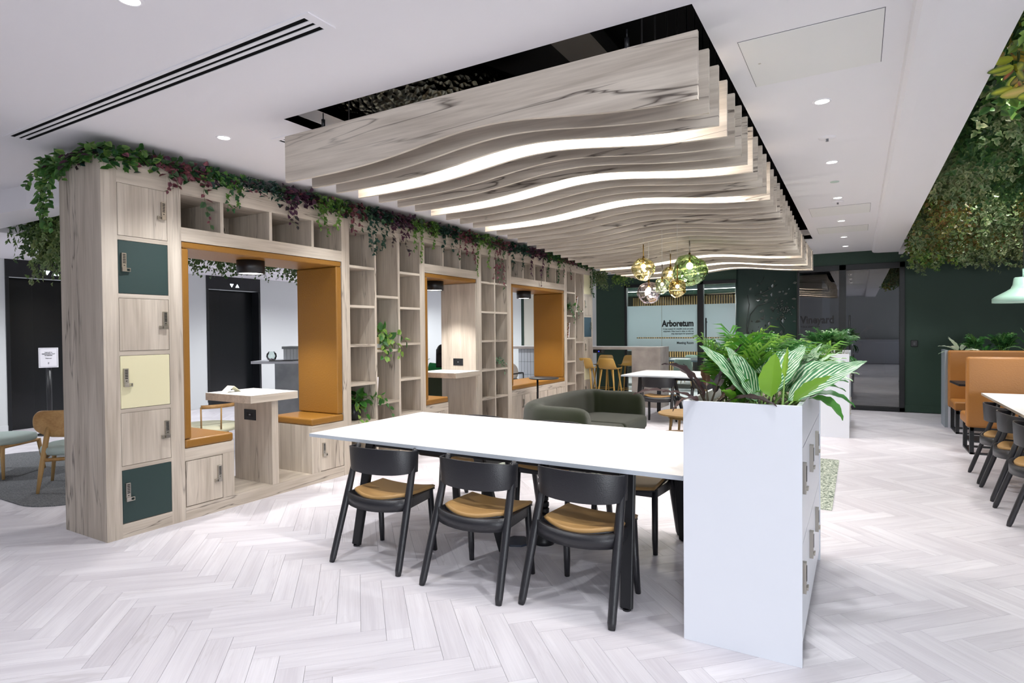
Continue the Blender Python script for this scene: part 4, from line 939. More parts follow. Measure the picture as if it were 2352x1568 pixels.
for i, (a, b, sp, kd, lb) in enumerate(segs):
    rnd = random.Random(100 + i); lf = MB(); st = MB(); pal = SP[sp]
    sz = {'oval': .064, 'ivy': .058, 'blade': .055}[kd]; n = int((b - a) * (430 if kd != 'blade' else 700))
    for j in range(n):
        y = rnd.uniform(a, b); x = XF + rnd.uniform(-.34, .05); z = ZT + rnd.uniform(-.03, .09) - max(0, (x - XF + .02)) * 1.2
        if rnd.random() < .45: x = XF + rnd.uniform(.0, .07); z = ZT + rnd.uniform(-.055, .08)
        cc, ce = rnd.choice(pal if rnd.random() < .72 else SP[rnd.choice(('dark', 'ivy', 'purple', 'pink'))]); d = Vector((rnd.uniform(-.2, 1), rnd.uniform(-1, 1), rnd.uniform(-.55, .6))); z = min(z, H - .05)
        rleaf(lf, Vector((x, y, z)), d, Vector((.6, -.3, .6)) + rv(rnd, .6), sz * rnd.uniform(.7, 1.15), sz * (.34 if kd == 'blade' else .75), C3(cc, rnd), C3(ce, rnd), kd)
    for y, L in TR.get(i, []):
        p = Vector((XF + .02, y, ZT + .02)); pts = [p, p + Vector((.05, rnd.uniform(-.02, .02), -.06))]
        k = 4
        for q in range(1, k + 1): pts.append(Vector((XF + .035 + rnd.uniform(-.012, .015), y + rnd.uniform(-.03, .03) * q / 2, ZT - .03 - L * q / k)))
        if rnd.random() < .25: continue
        for rep in range(1):
            strand(lf, st, [v + Vector((0, rep * .015, 0)) for v in pts], .034, sz * 1.1, pal, kd if kd != 'blade' else 'oval', rnd)
    if i == 0:
        for tr in ([(-5.2, 2.2, 2.85), (-5.42, 2.16, 2.78), (-5.45, 2.14, 2.6), (-5.4, 2.14, 2.42), (-5.32, 2.12, 2.30)], [(-5.2, 2.2, 2.86), (-5.5, 2.15, 2.80), (-5.62, 2.13, 2.72), (-5.68, 2.12, 2.66)],
                   [(-5.25, 2.18, 2.82), (-5.38, 2.15, 2.66), (-5.33, 2.14, 2.5)], [(-5.1, 2.18, 2.84), (-5.15, 2.14, 2.74), (-5.1, 2.13, 2.66)], [(-5.3, 2.2, 2.88), (-5.48, 2.15, 2.70), (-5.5, 2.14, 2.52), (-5.38, 2.13, 2.36), (-5.22, 2.12, 2.30)],
                   [(-5.0, 2.18, 2.84), (-4.95, 2.13, 2.75)], [(-4.8, 2.16, 2.82), (-4.78, 2.13, 2.76)]):
            for rep in range(2): strand(lf, st, [Vector(q) + Vector((rep * .02, -rep * .01, 0)) for q in tr], .028, .075, pal, 'oval', rnd, out=Vector((.5, -.85, 0)))
        for j in range(260):
            p = Vector((rnd.uniform(-5.4, -4.65), rnd.uniform(2.12, 2.5), rnd.uniform(2.76, 2.87)))
            cc, ce = rnd.choice(pal if rnd.random() < .8 else SP['purple']); rleaf(lf, p, Vector((rnd.uniform(-.6, .6), -.8, rnd.uniform(-.7, .4))), Vector((.3, -.6, .7)) + rv(rnd, .5), .07, .05, C3(cc, rnd), C3(ce, rnd), 'oval')
    if i in (10, 15, 3): 
        pass
    t = thing('trailing_garland', lb, 'plant', ((XF, (a + b) / 2, ZT)), 'leafy garland along the top of the shelving wall')
    lf.build('leaves', LEAF, t, kind='stuff')
    if st.v: st.build('vine_stems', STEM, t, kind='stuff')

# ------------------------------------------------------------------ rugs
def rrect(x0, x1, y0, y1, rad, n=6):
    p = []
    for cx, cy, a0 in ((x1 - rad, y0 + rad, -PI / 2), (x1 - rad, y1 - rad, 0), (x0 + rad, y1 - rad, PI / 2), (x0 + rad, y0 + rad, PI)):
        for i in range(n + 1): a = a0 + PI / 2 * i / n; p.append((cx + rad * math.cos(a), cy + rad * math.sin(a)))
    return p
MB().prism(rrect(-3.6, -.19, 5.52, 7.67, .01, 1), .0006, .009).build('rug', RUGG, None, label='mottled green and grey rug under the dark green sofa', cat='rug')
MB().prism(rrect(-9.3, -6.0, 2.30, 3.62, .42, 8), .0006, .008).build('rug', RUGD, None, label='charcoal rug with rounded corners under the wooden lounge chair', cat='rug')

# ------------------------------------------------------------------ black chair with a tan seat
def make_chair(name, label, group, sm=SEATL):
    t = thing(name, label, 'chair', (0, 0, 0), group)
    for s in (-1, 1):
        MB().tube([(s * .268, -.245, 0), (s * .265, -.235, .03), (s * .2465, -.095, .46), (s * .237, -.008, .735), (s * .2365, -.004, .745)], [(.014, .018), (.019, .023), (.020, .026), (.017, .020), (.010, .012)], 8, rot=PI / 8).build('leg', BLACK, t)
        MB().tube([(s * .228, .225, 0), (s * .222, .213, .1), (s * .215, .19, .43)], [.016, .020, .021], 8, rot=PI / 8).build('leg', BLACK, t)
        mb = MB(); mb.tube([(s * .24, -.10, .405), (s * .213, .19, .40)], [(.016, .046), (.016, .042)], 4, rot=PI / 4, sm=False); mb.build('side_rail', BLACK, t, bevel=.004)
    mb = MB()
    arc = [(.235 * math.sin(q), -.105 - .075 * math.cos(q) ** 1.2) for q in [-PI / 2 + PI * i / 12 for i in range(13)]]
    rows = []
    for dz, dy in ((-.045, .013), (.03, .013), (.03, -.013), (-.045, -.013)): rows.append([(x, y + dy, .41 + dz - .012 * math.cos(x / .235 * PI / 2)) for x, y in arc])
    rows.append(rows[0]); mb.grid(rows); mb.build('back_rail', BLACK, t)
    MB().box(-.21, .21, .18, .205, .375, .435).build('front_rail', BLACK, t, bevel=.004)
    # seat: rounded at the rear, saddle dip across
    def seat(zz, inset, n=12):
        rows = []
        for i in range(9):
            v = i / 8; y = -.165 + inset + (.40 - 2 * inset) * v
            hw = (.215 + .012 * v - inset) * (math.sqrt(max(0, 1 - ((.20 - v) / .20) ** 2 * .30)) if v < .20 else 1)
            rows.append([(hw * k, y - (.0 if v > .3 else -.055 * abs(k) ** 2 * (1 - v / .3)), zz - .016 * (1 - k * k) + .004 * math.cos(v * PI)) for k in [-1 + 2 * j / 10 for j in range(11)]])
        return rows
    a = seat(.457, .010); b = seat(.449, 0); c = seat(.437, .003)
    mb = MB(); n = 11
    mb.grid(a)
    def ring(R): return [R[0][j] for j in range(n)] + [R[i][-1] for i in range(1, 9)] + [R[8][j] for j in range(n - 2, -1, -1)] + [R[i][0] for i in range(7, 0, -1)]
    mb.grid([ring(c), ring(b), ring(a)], close=True)
    mb.build('seat', sm, t)
    mb = MB(); c2 = seat(.431, .002); mb.grid([q[::-1] for q in c2]); mb.build('seat_shell', BLACK, t, solid=.012)
    # bent backrest band
    rows = []
    qs = [-PI / 2 + PI * i / 16 for i in range(17)]
    for inn, hh in ((0, 0), (0, 1), (1, 1), (1, 0)):
        row = []
        for q in qs:
            rad = .262 - .011 * inn; k = abs(math.sin(q)); tilt = .022 * hh
            z = .583 + .014 * k ** 3 if hh == 0 else .752 - .016 * k ** 4
            row.append(((rad + tilt * .3) * math.sin(q), -.012 - (.150 - .011 * inn + tilt * .4) * math.cos(q) ** .8, z))
        rows.append(row)
    rows.append(rows[0]); mb = MB().grid(rows); k = len(qs)
    mb.f += [(0, k, 2 * k, 3 * k), (k - 1, 4 * k - 1, 3 * k - 1, 2 * k - 1)]; mb.m += [0, 0]; mb.s += [False, False]
    mb.build('backrest', BLACK, t, bevel=.003); return t
ch0 = make_chair('dining_chair', 'black chair with tan leather seat, leftmost of the three in front of the white table', 'black chairs at the long white table')
KD = {}
for q in bpy.data.objects:
    if q.parent: KD.setdefault(q.parent.name, []).append(q)
def place(first, x, y, rz, label, group, use=False):
    t = first if use else copy_tree(first, None, KD)
    t.location = (x, y, 0); t.rotation_euler[2] = rz; t['label'] = label; t['group'] = group; return t
G1 = 'black chairs at the long white table'
place(ch0, -2.735, 2.995, .07, 'black chair with tan seat, leftmost of three in front of the long table', G1, True)
place(ch0, -1.973, 2.985, 0.0, 'black chair with tan seat, middle of three in front of the long table', G1)
place(ch0, -1.325, 3.045, -.045, 'black chair with tan seat, rightmost of three, beside the white planter', G1)
place(ch0, -2.9, 4.30, PI, 'black chair behind the long table, leftmost back showing over it', G1)
place(ch0, -2.14, 4.30, PI, 'black chair behind the long table, middle one, before the green sofa', G1)
place(ch0, -1.40, 4.10, PI, 'black chair behind the long table, nearest the white planter', G1)
# chair pixel check: right-hand table by the booths
G2 = 'black chairs at the white table on the right'
place(ch0, 1.235, 7.41, -PI / 2, 'black chair at the right-hand white table, farthest of the row', G2)
place(ch0, 1.235, 6.74, -PI / 2, 'black chair at the right-hand white table, middle of the row', G2)
place(ch0, 1.22, 5.99, -PI / 2, 'black chair at the right-hand white table, nearest of the row', G2)
G3 = 'black chairs at the far white table'
place(ch0, -2.80, 9.47, .0, 'black chair with tan seat in front of the far white table, beyond the sofa', G3)
place(ch0, -2.02, 9.55, .0, 'black chair at the far white table, partly behind the purple plant', G3)
place(ch0, -2.2, 10.95, PI, 'black chair behind the far white table, only its back showing', G3)

# ------------------------------------------------------------------ long white table
def white_table(name, label, x0, x1, y0, y1, zt, legs, mid=None, edge=TABLEE):
    t = thing(name, label, 'table', ((x0 + x1) / 2, (y0 + y1) / 2, 0))
    MB().box(x0, x1, y0, y1, zt - .024, zt - .0008, 1).box(x0 + .0006, x1 - .0006, y0 + .0006, y1 - .0006, zt - .0008, zt, 0).build('tabletop', [TABLEW, edge], t)
    ys = [l[1] for l in legs]; xs = [l[0] for l in legs]
    fx0, fx1, fy0, fy1 = min(xs) + .03, max(xs) - .03, y0 + .14, y1 - .14
    MB().box(fx0, fx1, fy0, fy0 + .04, zt - .075, zt - .0245).box(fx0, fx1, fy1 - .04, fy1, zt - .075, zt - .0245).box(fx0, fx0 + .05, fy0, fy1, zt - .075, zt - .0245).box(fx1 - .05, fx1, fy0, fy1, zt - .075, zt - .0245).build('frame', BLACKM, t)
    for lx, ly in legs:
        ty = fy0 + .02 if ly < (y0 + y1) / 2 else fy1 - .02; tx = lx + (.03 if lx < (x0 + x1) / 2 else -.03)
        MB().tube([(lx, ly, .008), (tx, ty, zt - .04)], [(.022, .047), (.026, .055)], 4, rot=PI / 4, sm=False).build('leg', BLACKM, t, bevel=.006)
        MB().lathe([(.001, 0), (.022, 0), (.022, .01)], (lx, ly, 0), 12).build('foot_glide', BLACKM, t)
    return t
t = white_table('long_table', 'long white table with slanted black legs between the chairs and the white planter', -3.495, -.765, 3.0, 4.31, .765,
                [(-3.06, 3.03), (-1.075, 3.03), (-3.06, 4.24), (-1.075, 4.24), (-2.08, 3.42)], None)
m = thing('cable_spine', 'black ribbed cable tube standing under the long white table', 'cable', (-1.86, 3.66, 0))
MB().lathe([(.001, 0), (.075, 0), (.07, .03), (.045, .075), (.03, .09)], (-1.93, 3.72, 0), 20).build('foot', BLACKM, m)
mb = MB()
for i in range(14): z = .09 + i * .042; mb.lathe([(.022, z), (.03, z + .006), (.03, z + .032), (.022, z + .038)], (-1.93 + .012 * math.sin(i * .5), 3.72, 0), 10)
mb.build('vertebrae', BLACKM, m)
tag(MB().lathe([(.001, 0), (.105, .0), (.10, .012), (.001, .014)], (-2.1, 3.64, 0), 8, sm=False).build('floor_box', mat('slate_plastic', '3a4252', .5)), 'round dark floor box on the planks under the long white table', 'floor box')
m = thing('power_module', 'black power module with a blue indicator clipped under the white table edge', 'socket', (-2.40, 3.25, .66))
MB().box(-2.62, -2.36, 3.17, 3.33, .655, .735).build('housing', BLACKM, m, bevel=.02); MB().box(-2.44, -2.425, 3.1685, 3.17, .69, .70).build('indicator', BLUEL, m); MB().box(-2.48, -2.465, 3.1685, 3.17, .69, .70).build('indicator', mat('grey_dot', 'aaaaaa'), m)
m = white_table('white_table', 'white table with black legs beyond the dark green sofa, in front of the bar', -3.42, -1.75, 9.42, 10.80, .765, [(-3.16, 9.5), (-1.98, 9.5), (-3.16, 10.7), (-1.98, 10.7), (-2.55, 10.1)])
m = white_table('white_table', 'white table at the right edge of the picture with three black chairs', 1.19, 2.55, 5.2, 8.42, .765, [(1.5, 5.4), (2.3, 5.4), (1.5, 8.2), (2.3, 8.2)], edge=mat('plywood_edge', 'a89b8c', .6))

# ------------------------------------------------------------------ planter cabinets
def planter(label, x0, x1, y0, y1, h, cols, lock_face=True):
    t = thing('planter_cabinet', label, 'planter', ((x0 + x1) / 2, (y0 + y1) / 2, 0), 'white planter cabinets')
    th = .02
    MB().box(x0, x1, y0, y0 + th, 0, h).build('end_panel', PLANT, t, bevel=.0012); MB().box(x0, x1, y1 - th, y1, 0, h).build('end_panel', PLANT, t, bevel=.0012)
    MB().box(x0 + .001, x0 + th, y0 + th, y1 - th, .03, h).build('side_panel', PLANT, t, bevel=.001)
    MB().box(x1 - .024, x1 - .004, y0 + th, y1 - th, .965, h).build('trough_panel', PLANT, t, bevel=.001)
    MB().box(x0 + th, x1 - .03, y0 + th, y1 - th, .06, .96).build('carcass', PLANT, t); MB().box(x0 + .03, x1 - .05, y0 + th, y1 - th, 0, .06).build('plinth', ALU, t)
    MB().box(x0 + th, x1 - .024, y0 + th, y1 - th, .97, h - .055).build('soil', PEB, t)
    w_ = (y1 - y0 - 2 * th) / cols
    for c in range(cols):
        for (z0, z1) in ((.07, .515), (.52, .955)):
            a, b = y0 + th + c * w_ + .002, y0 + th + (c + 1) * w_ - .002
            d = MB().box(x1 - .022, x1 - .006, a, b, z0, z1).build('locker_door', PLANT, t, bevel=.001)
            yy = a + .05 if c < 1 else a + .06; zc = z0 + .315
            MB().box(x1 - .006, x1 + .012, yy - .016, yy + .016, zc - .075, zc + .065, 0).box(x1 + .012, x1 + .014, yy - .009, yy + .009, zc - .02, zc + .05, 1).box(x1 + .012, x1 + .02, yy - .01, yy + .03, zc - .06, zc - .045, 0).build('combination_lock', [NICKEL, KEYS], d, bevel=.001)
    mb = MB(); rnd = random.Random(int(y0 * 10))
    for i in range(420):
        x, y = rnd.uniform(x0 + .03, x1 - .04), rnd.uniform(y0 + .03, y1 - .04); s = rnd.uniform(.005, .011); mb.sphere((x, y, h - .053), s * 1.3, s, s * .7, 5, 3, rnd.choice((0, 1)))
    mb.build('pebbles', [STONE, STONE2], t, kind='stuff'); return t
P1 = (-.733, -.214, 2.883, 4.321, 1.161)
planter('near white planter cabinet full of green plants at the right end of the long table', *P1, 3)
planter('farther white planter cabinet with ferns standing in the aisle by the green wall', -.66, -.11, 9.3, 11.0, 1.155, 3)

def bigleaf(t, base, az, el, stem, L, Wd, droop, m, roll=0, fold=.3, col=None, name='leaf', sm=True, n=12):
    # petiole then an arching blade with a folded midrib
    base = Vector(base); h = Vector((math.cos(az), math.sin(az), 0)); e = el
    p = base.copy(); pts = [p.copy()]
    for i in range(5):
        d = h * math.cos(e) + Vector((0, 0, math.sin(e))); p = p + d * stem / 5; pts.append(p.copy()); e -= droop * .05
    mid = [p.copy()]; dirs = []
    for i in range(n):
        d = h * math.cos(e) + Vector((0, 0, math.sin(e))); dirs.append(d); p = p + d * L / n; mid.append(p.copy()); e -= droop / n
    dirs.append(dirs[-1]); side0 = Vector((-h.y, h.x, 0)); rows = []; uvs = []
    for i, (c, d) in enumerate(zip(mid, dirs)):
        tt = i / n; wv = Wd * (math.sin(PI * tt ** .72) ** .8) * .5 if 0 < tt < 1 else .0005
        up = side0.cross(d).normalized() * -1; side = side0 * math.cos(roll) + up * math.sin(roll); nr = d.cross(side).normalized()
        row = []
        for k in (-1, -.55, -.12, 0, .12, .55, 1): row.append(c + side * (k * wv) + nr * (abs(k) * wv * fold * -1 if False else abs(k) * wv * fold) + nr * (.004 * math.sin(i * 2.1 + k * 3) * abs(k))); uvs.append((tt, k))
        rows.append(row)
    stm = MB(); stm.tube(pts, [.007 - .0008 * i for i in range(6)], 6)
    mb = MB().grid(rows, uvs=uvs)
    if col:
        for i in range(len(mb.v)): mb.c[i] = col
    o = mb.build(name, m, t, sub=0)
    stm2 = stm; return o, stm2
def stemmed(name, label, base, leaves, m, stemm, g, colf=None):
    t = thing(name, label, 'plant', base, g); ss = MB()
    for i, (dx, dy, az, el, st_, L, wd, dr, roll) in enumerate(leaves):
        o, s = bigleaf(t, (base[0] + dx, base[1] + dy, base[2]), math.radians(az), math.radians(el), st_, L, wd, dr, m, roll, col=colf(i) if colf else None)
        n = len(ss.v); ss.v += s.v; ss.f += [tuple(n + q for q in fc) for fc in s.f]; ss.m += s.m; ss.s += s.s
    ss.build('stems', stemm, t); return t
STEMG = mat('green_petiole', '86a85a', .5)
GP = 'plants in the near white planter'
# azimuth: 0 = +X (right), 90 = away from camera, -60 towards the camera-right; camera right direction is about 30 degrees
stemmed('striped_dieffenbachia', 'big plant with white-striped leaves at the front right of the near white planter', (-.40, 3.02, 1.10),
        [(0, 0, 52, 64, .10, .33, .125, .5, .45), (.0, .01, 95, 78, .19, .20, .14, .6, -.4), (-.01, 0, 204, 62, .07, .36, .11, .35, -.8), (0, -.01, 196, 74, .06, .30, .11, .3, -.9),
         (.03, 0, 72, 66, .16, .22, .13, .5, .5), (-.04, .02, 140, 70, .18, .18, .13, 1.2, 0), (.04, .01, 24, 40, .10, .40, .115, .3, .75), (.02, .03, 44, 48, .14, .34, .115, .6, .5),
         (-.03, -.01, 205, 60, .03, .26, .085, 2.6, .1), (.05, .04, 80, 60, .12, .30, .13, .6, .3), (-.03, .05, 120, 66, .14, .30, .12, .8, .3)], STRIPE, STEMG, GP)
YG = lambda i: lin(['86b53a', '9cc24a', '7aa838'][i % 3])
stemmed('young_leaf_shoot', 'bright yellow-green rolled leaves at the centre of the striped plant', (-.355, 2.97, 1.10), [(0, -.01, 300, 84, .09, .21, .115, .2, .15), (.05, 0, 60, 84, .18, .14, .03, .1, 0), (.03, -.02, 14, 48, .10, .2, .07, .3, -.9)], LEAF, STEMG, GP, YG)
BR = lambda i: lin(['4a3432', '3a2a2c', '5a4034', '2e2426'][i % 4])
stemmed('purple_cordyline', 'dark purple-brown leaved plant at the front left corner of the near planter', (-.635, 2.99, 1.10),
        [(0, 0, a, e, .05 + .015 * i, .20 + .02 * (i % 3), .05, d, .3) for i, (a, e, d) in enumerate([(200, 50, .8), (150, 70, .5), (20, 55, .7), (60, 70, .6), (250, 40, 1.2), (340, 35, .9), (110, 60, .7), (10, 75, .4), (180, 30, .8), (230, 65, 1.0), (35, 42, 1.0)])], LEAF, STEMB, GP, BR)
def palm(name, label, base, nfr, hgt, seed, cols, g, lw=.011, ll=.15, spread=.24, frond_parts=True, lean=(0, 0)):
    rnd = random.Random(seed); t = thing(name, label, 'plant', base, g); st = MB()
    for i in range(nfr):
        az = rnd.random() * 2 * PI; h = hgt * rnd.uniform(.55, 1); p = Vector(base) + Vector((rnd.uniform(-.05, .05), rnd.uniform(-.05, .05), 0)); e = rnd.uniform(1.15, 1.5)
        hv = Vector((math.cos(az), math.sin(az), 0)); pts = [p.copy()]; n = 9; sp = rnd.uniform(.5, 1) * spread
        for k in range(n):
            d = hv * math.cos(e) + Vector((lean[0], lean[1], math.sin(e))); p = p + d * h / n; pts.append(p.copy()); e -= (1.7 * sp / .24) / n * (k / n) * 1.2
        st.tube(pts, [.004 - .0003 * k for k in range(n + 1)], 5); mb = MB(); col = rnd.choice(cols)
        for k in range(4, n + 1):
            for rep in (0, .5):
                if k == n and rep: continue
                q = pts[k].lerp(pts[min(k + 1, n)], rep); dd = (pts[k] - pts[k - 1]).normalized(); side = dd.cross(Vector((0, 0, 1))).normalized()
                for s in (-1, 1):
                    L = ll * rnd.uniform(.7, 1.1) * (1 - .35 * (k - 4) / 6); d = (side * s * .8 + dd * .7 + Vector((0, 0, rnd.uniform(-.1, .25)))).normalized()
                    w2 = dd.cross(d).normalized().cross(d) * lw; cc = C3(col, rnd, .15); a = q; b = q + d * L * .5 + Vector((0, 0, .006)); c = q + d * L + Vector((0, 0, -L * .28))
                    mb.add([a + w2 * .3, a - w2 * .3, b + w2, b - w2, c], [(0, 1, 3, 2), (2, 3, 4)], 0, True, None, [cc] * 5)
        mb.build('frond', LEAF, t)
    KIDS.setdefault('cane', None); KIDS['cane'] = KIDS['cane'] or mat('cane_green', '5f8a3a', .6); st.build('canes', KIDS['cane'], t, kind='stuff'); return t
BG = ['6fa838', '4f8f34', '8dbf4a', '3f7a2e']; DGc = ['3b7238', '4c8a45', '2f5f31', '6a9a58']
palm('bamboo_palm', 'tall bright green palm rising behind the purple plant in the near planter', (-.55, 3.18, 1.10), 30, .40, 1, BG, GP, .0075, .18, .20)
palm('bamboo_palm', 'bushy bright palm in the left middle of the near white planter', (-.52, 3.42, 1.10), 26, .41, 2, BG, GP, .0075, .19, .22)
palm('bamboo_palm', 'palm with arching fronds at the centre rear of the near white planter', (-.42, 3.75, 1.10), 22, .38, 3, DGc, GP, .0075, .18, .24)
palm('bamboo_palm', 'palm at the far right corner of the near white planter', (-.32, 4.12, 1.10), 20, .34, 4, BG, GP, .0075, .17, .24)
DGL = lambda i: lin(['2e6a2c', '3f7f38', '25552a', '4e8a3a'][i % 4])
stemmed('peace_lily', 'dark green broad-leaved plant low at the right edge of the near white planter', (-.30, 3.4, 1.10),
        [(0, 0, a, e, .10, .22, .075, d, .2) for a, e, d in [(30, 50, 1.2), (0, 40, 1.3), (60, 60, 1), (330, 35, 1.5), (100, 70, .8), (200, 60, .9), (150, 65, 1), (20, 70, .7), (350, 60, 1.1)]], LEAF, STEMG, GP, DGL)
stemmed('peace_lily', 'green strap-leaved plant between the palm and the striped plant in the near planter', (-.52, 3.08, 1.10),
        [(0, 0, a, e, .05, .19, .05, d, .2) for a, e, d in [(200, 70, .9), (260, 60, .9), (300, 74, .8), (20, 70, .9), (90, 80, .8), (140, 70, 1.0), (330, 62, 1)]], LEAF, STEMG, GP, lambda i: lin(['5fa030', '79b53a', '4a8a2c'][i % 3]))
stemmed('pale_striped_shrub', 'pale green and white shrub at the back right of the near white planter', (-.30, 3.85, 1.10),
        [(0, 0, a, e, .16, .20, .055, d, .2) for a, e, d in [(30, 60, .9), (0, 50, 1), (60, 70, .8), (90, 80, .5), (330, 45, 1), (120, 66, 1), (200, 60, .9), (45, 78, .6), (10, 70, .8), (350, 66, .9)]], STRIPE, STEMG, GP)
GQ = 'plants in the farther white planter'
for i, (x, y, lb) in enumerate(((-.5, 9.55, 'feathery palm at the front left of the farther white planter'), (-.25, 9.6, 'feathery palm at the front right of the farther white planter'), (-.4, 10.0, 'feathery palm in the middle of the farther white planter'), (-.3, 10.5, 'feathery palm at the back of the farther white planter'))):
    palm('parlour_palm', lb, (x, y, 1.09), 22, .44, 20 + i, DGc if i % 2 else ['4f8f44', '6fae5e', '3b7238', '9cc488'], GQ, .012, .15, .34)
stemmed('trailing_plant', 'plant with leaves drooping over the right edge of the farther white planter', (-.17, 9.5, 1.10), [(0, 0, a, 30, .04, .26, .04, 2.2, .2) for a in (-20, 10, 40, 70, -50)], LEAF, STEMG, GQ, DGL)

# ------------------------------------------------------------------ sofa, tables in the lounge
t = thing('sofa', 'dark green two-seat sofa with rounded arms behind the long white table', 'sofa', (-2.75, 6.55, 0))
path = [(-2.34, 5.56), (-2.6, 5.55), (-2.90, 5.57), (-3.06, 5.66), (-3.14, 5.90), (-3.16, 6.5), (-3.15, 7.05), (-3.07, 7.28), (-2.92, 7.37), (-2.65, 7.40), (-2.36, 7.38)]
rows = []
def sofa_ring(p, nrm, z0, z1, hw):
    return [(p[0] + nrm[0] * hw * a, p[1] + nrm[1] * hw * a, z0 + (z1 - z0) * b) for a, b in ((-.7, 0), (-1, .1), (-1, .5), (-1, .86), (-.7, .97), (0, 1), (.7, .97), (1, .86), (1, .5), (1, .1), (.7, 0))]
P2 = []
for a, b in zip(path, path[1:]):
    for k in range(3): P2.append((a[0] + (b[0] - a[0]) * k / 3, a[1] + (b[1] - a[1]) * k / 3))
P2.append(path[-1])
for i, p in enumerate(P2):
    a, b = P2[max(i - 1, 0)], P2[min(i + 1, len(P2) - 1)]; d = Vector((b[0] - a[0], b[1] - a[1])).normalized(); nrm = (-d.y, d.x)
    e = min(i, len(P2) - 1 - i); k = 1 if e > 1 else (.55 if e == 0 else .9)
    rows.append(sofa_ring(p, nrm, .14 - .0, .72 - (1 - k) * .10 + (.02 if abs(i - len(P2) / 2) < 8 else 0), .115 * (k ** .6)))
mb = MB().grid(rows, close=True)
for R0 in (0, len(rows) - 1):
    n = 11; idx = [R0 * n + k for k in range(n)]; mb.f.append(tuple(idx if R0 else idx[::-1])); mb.m.append(0); mb.s.append(True)
mb.build('backrest_and_arms', SOFA, t, sub=1)
MB().box(-3.08, -2.36, 5.64, 7.32, .12, .27).build('base', SOFA, t, bevel=.03, seg=3)
MB().box(-3.06, -2.30, 5.66, 6.475, .271, .44).build('seat_cushion', SOFA, t, bevel=.045, seg=4); MB().box(-3.06, -2.30, 6.485, 7.30, .271, .44).build('seat_cushion', SOFA, t, bevel=.045, seg=4)
for x, y in ((-3.0, 5.7), (-2.42, 5.7), (-3.0, 7.25), (-2.42, 7.25)): MB().tube([(x, y, .0095), (x, y, .13)], .02, 8).build('leg', BLACKM, t)
t = thing('coffee_table', 'oval light oak coffee table just right of the sofa', 'table', (-1.85, 8.05, 0))
def oval(c, rx, ry, z0, z1, n=40, p=2.4):
    pr = []
    for i in range(n):
        a = 2 * PI * i / n; ca, sa = math.cos(a), math.sin(a); pr.append((c[0] + rx * math.copysign(abs(ca) ** (2 / p), ca), c[1] + ry * math.copysign(abs(sa) ** (2 / p), sa)))
    return MB().prism(pr, z0, z1)
oval((-1.80, 8.0), .55, .42, .378, .40).build('tabletop', TABWOOD, t, bevel=.003); oval((-1.80, 8.0), .42, .30, .33, .377).build('apron', TABWOOD, t)
for sx in (-1, 1):
    for sy in (-1, 1): MB().tube([(-1.80 + sx * .36, 8.0 + sy * .24, .0), (-1.80 + sx * .33, 8.0 + sy * .22, .377)], [.014, .02], 8).build('leg', TABWOOD, t)
t = thing('coffee_table', 'low brown oval table nearer the camera, its edge showing over the white tabletop', 'table', (-1.55, 6.65, 0))
oval((-1.52, 6.6), .5, .4, .31, .335).build('tabletop', mat('walnut', '7a5a3c', .5), t, bevel=.003)
for sx in (-1, 1):
    for sy in (-1, 1): MB().tube([(-1.52 + sx * .33, 6.6 + sy * .22, .0095), (-1.52 + sx * .30, 6.6 + sy * .20, .31)], [.014, .02], 8).build('leg', mat('walnut_leg', '6b4c32', .5), t)
t = thing('side_table', 'small black round table on one leg in front of the farthest leather booth', 'table', (-4.3, 8.28, 0))
MB().lathe([(.001, .755), (.225, .755), (.235, .762), (.235, .770), (.225, .775), (.001, .775)], (-4.27, 8.28, 0), 40).build('tabletop', BLACKM, t)
MB().tube([(-4.3, 8.12, .01), (-4.3, 8.12, .755)], .016, 12).build('pole', BLACKM, t); MB().lathe([(.001, 0), (.2, 0), (.2, .01), (.001, .012)], (-4.3, 8.12, 0), 30).build('base', BLACKM, t)

# ------------------------------------------------------------------ bar and stools
t = thing('high_bar', 'long bar counter with white top and grey stone end panel by the glass wall', 'bar counter', (-4.6, 11.55, 0))
MB().box(-8.3, -3.29, 11.25, 11.85, 1.125, 1.177, 0).box(-8.299, -3.291, 11.251, 11.849, 1.177, 1.179, 1).build('counter_top', [CONC, TABLEW], t)
MB().box(-3.86, -3.292, 11.255, 11.845, 0, 1.1249).build('end_panel', CONC, t)
bt = MB().box(-6.45, -5.55, 11.30, 11.8, 0, 1.1249).build('core', GROUT, t)
for i in range(12):
    for j in range(4):
        x0 = -6.45 + i * .075; z0 = .01 + j * .278; MB().box(x0 + .003, x0 + .072, 11.292, 11.2999, z0 + .003, z0 + .275).build('tile', TILEG, bt)
for x in (-4.6, -5.1):
    m = thing('power_module', 'black power module under the bar counter, %s' % ('right one with a blue light' if x > -5 else 'left one'), 'socket', (x, 11.4, 1.05)); MB().box(x - .1, x + .1, 11.3, 11.45, 1.05, 1.1249).build('housing', BLACKM, m, bevel=.015)
    if x > -5: MB().box(x + .02, x + .04, 11.297, 11.2999, 1.075, 1.09).build('indicator', BLUEL, m)
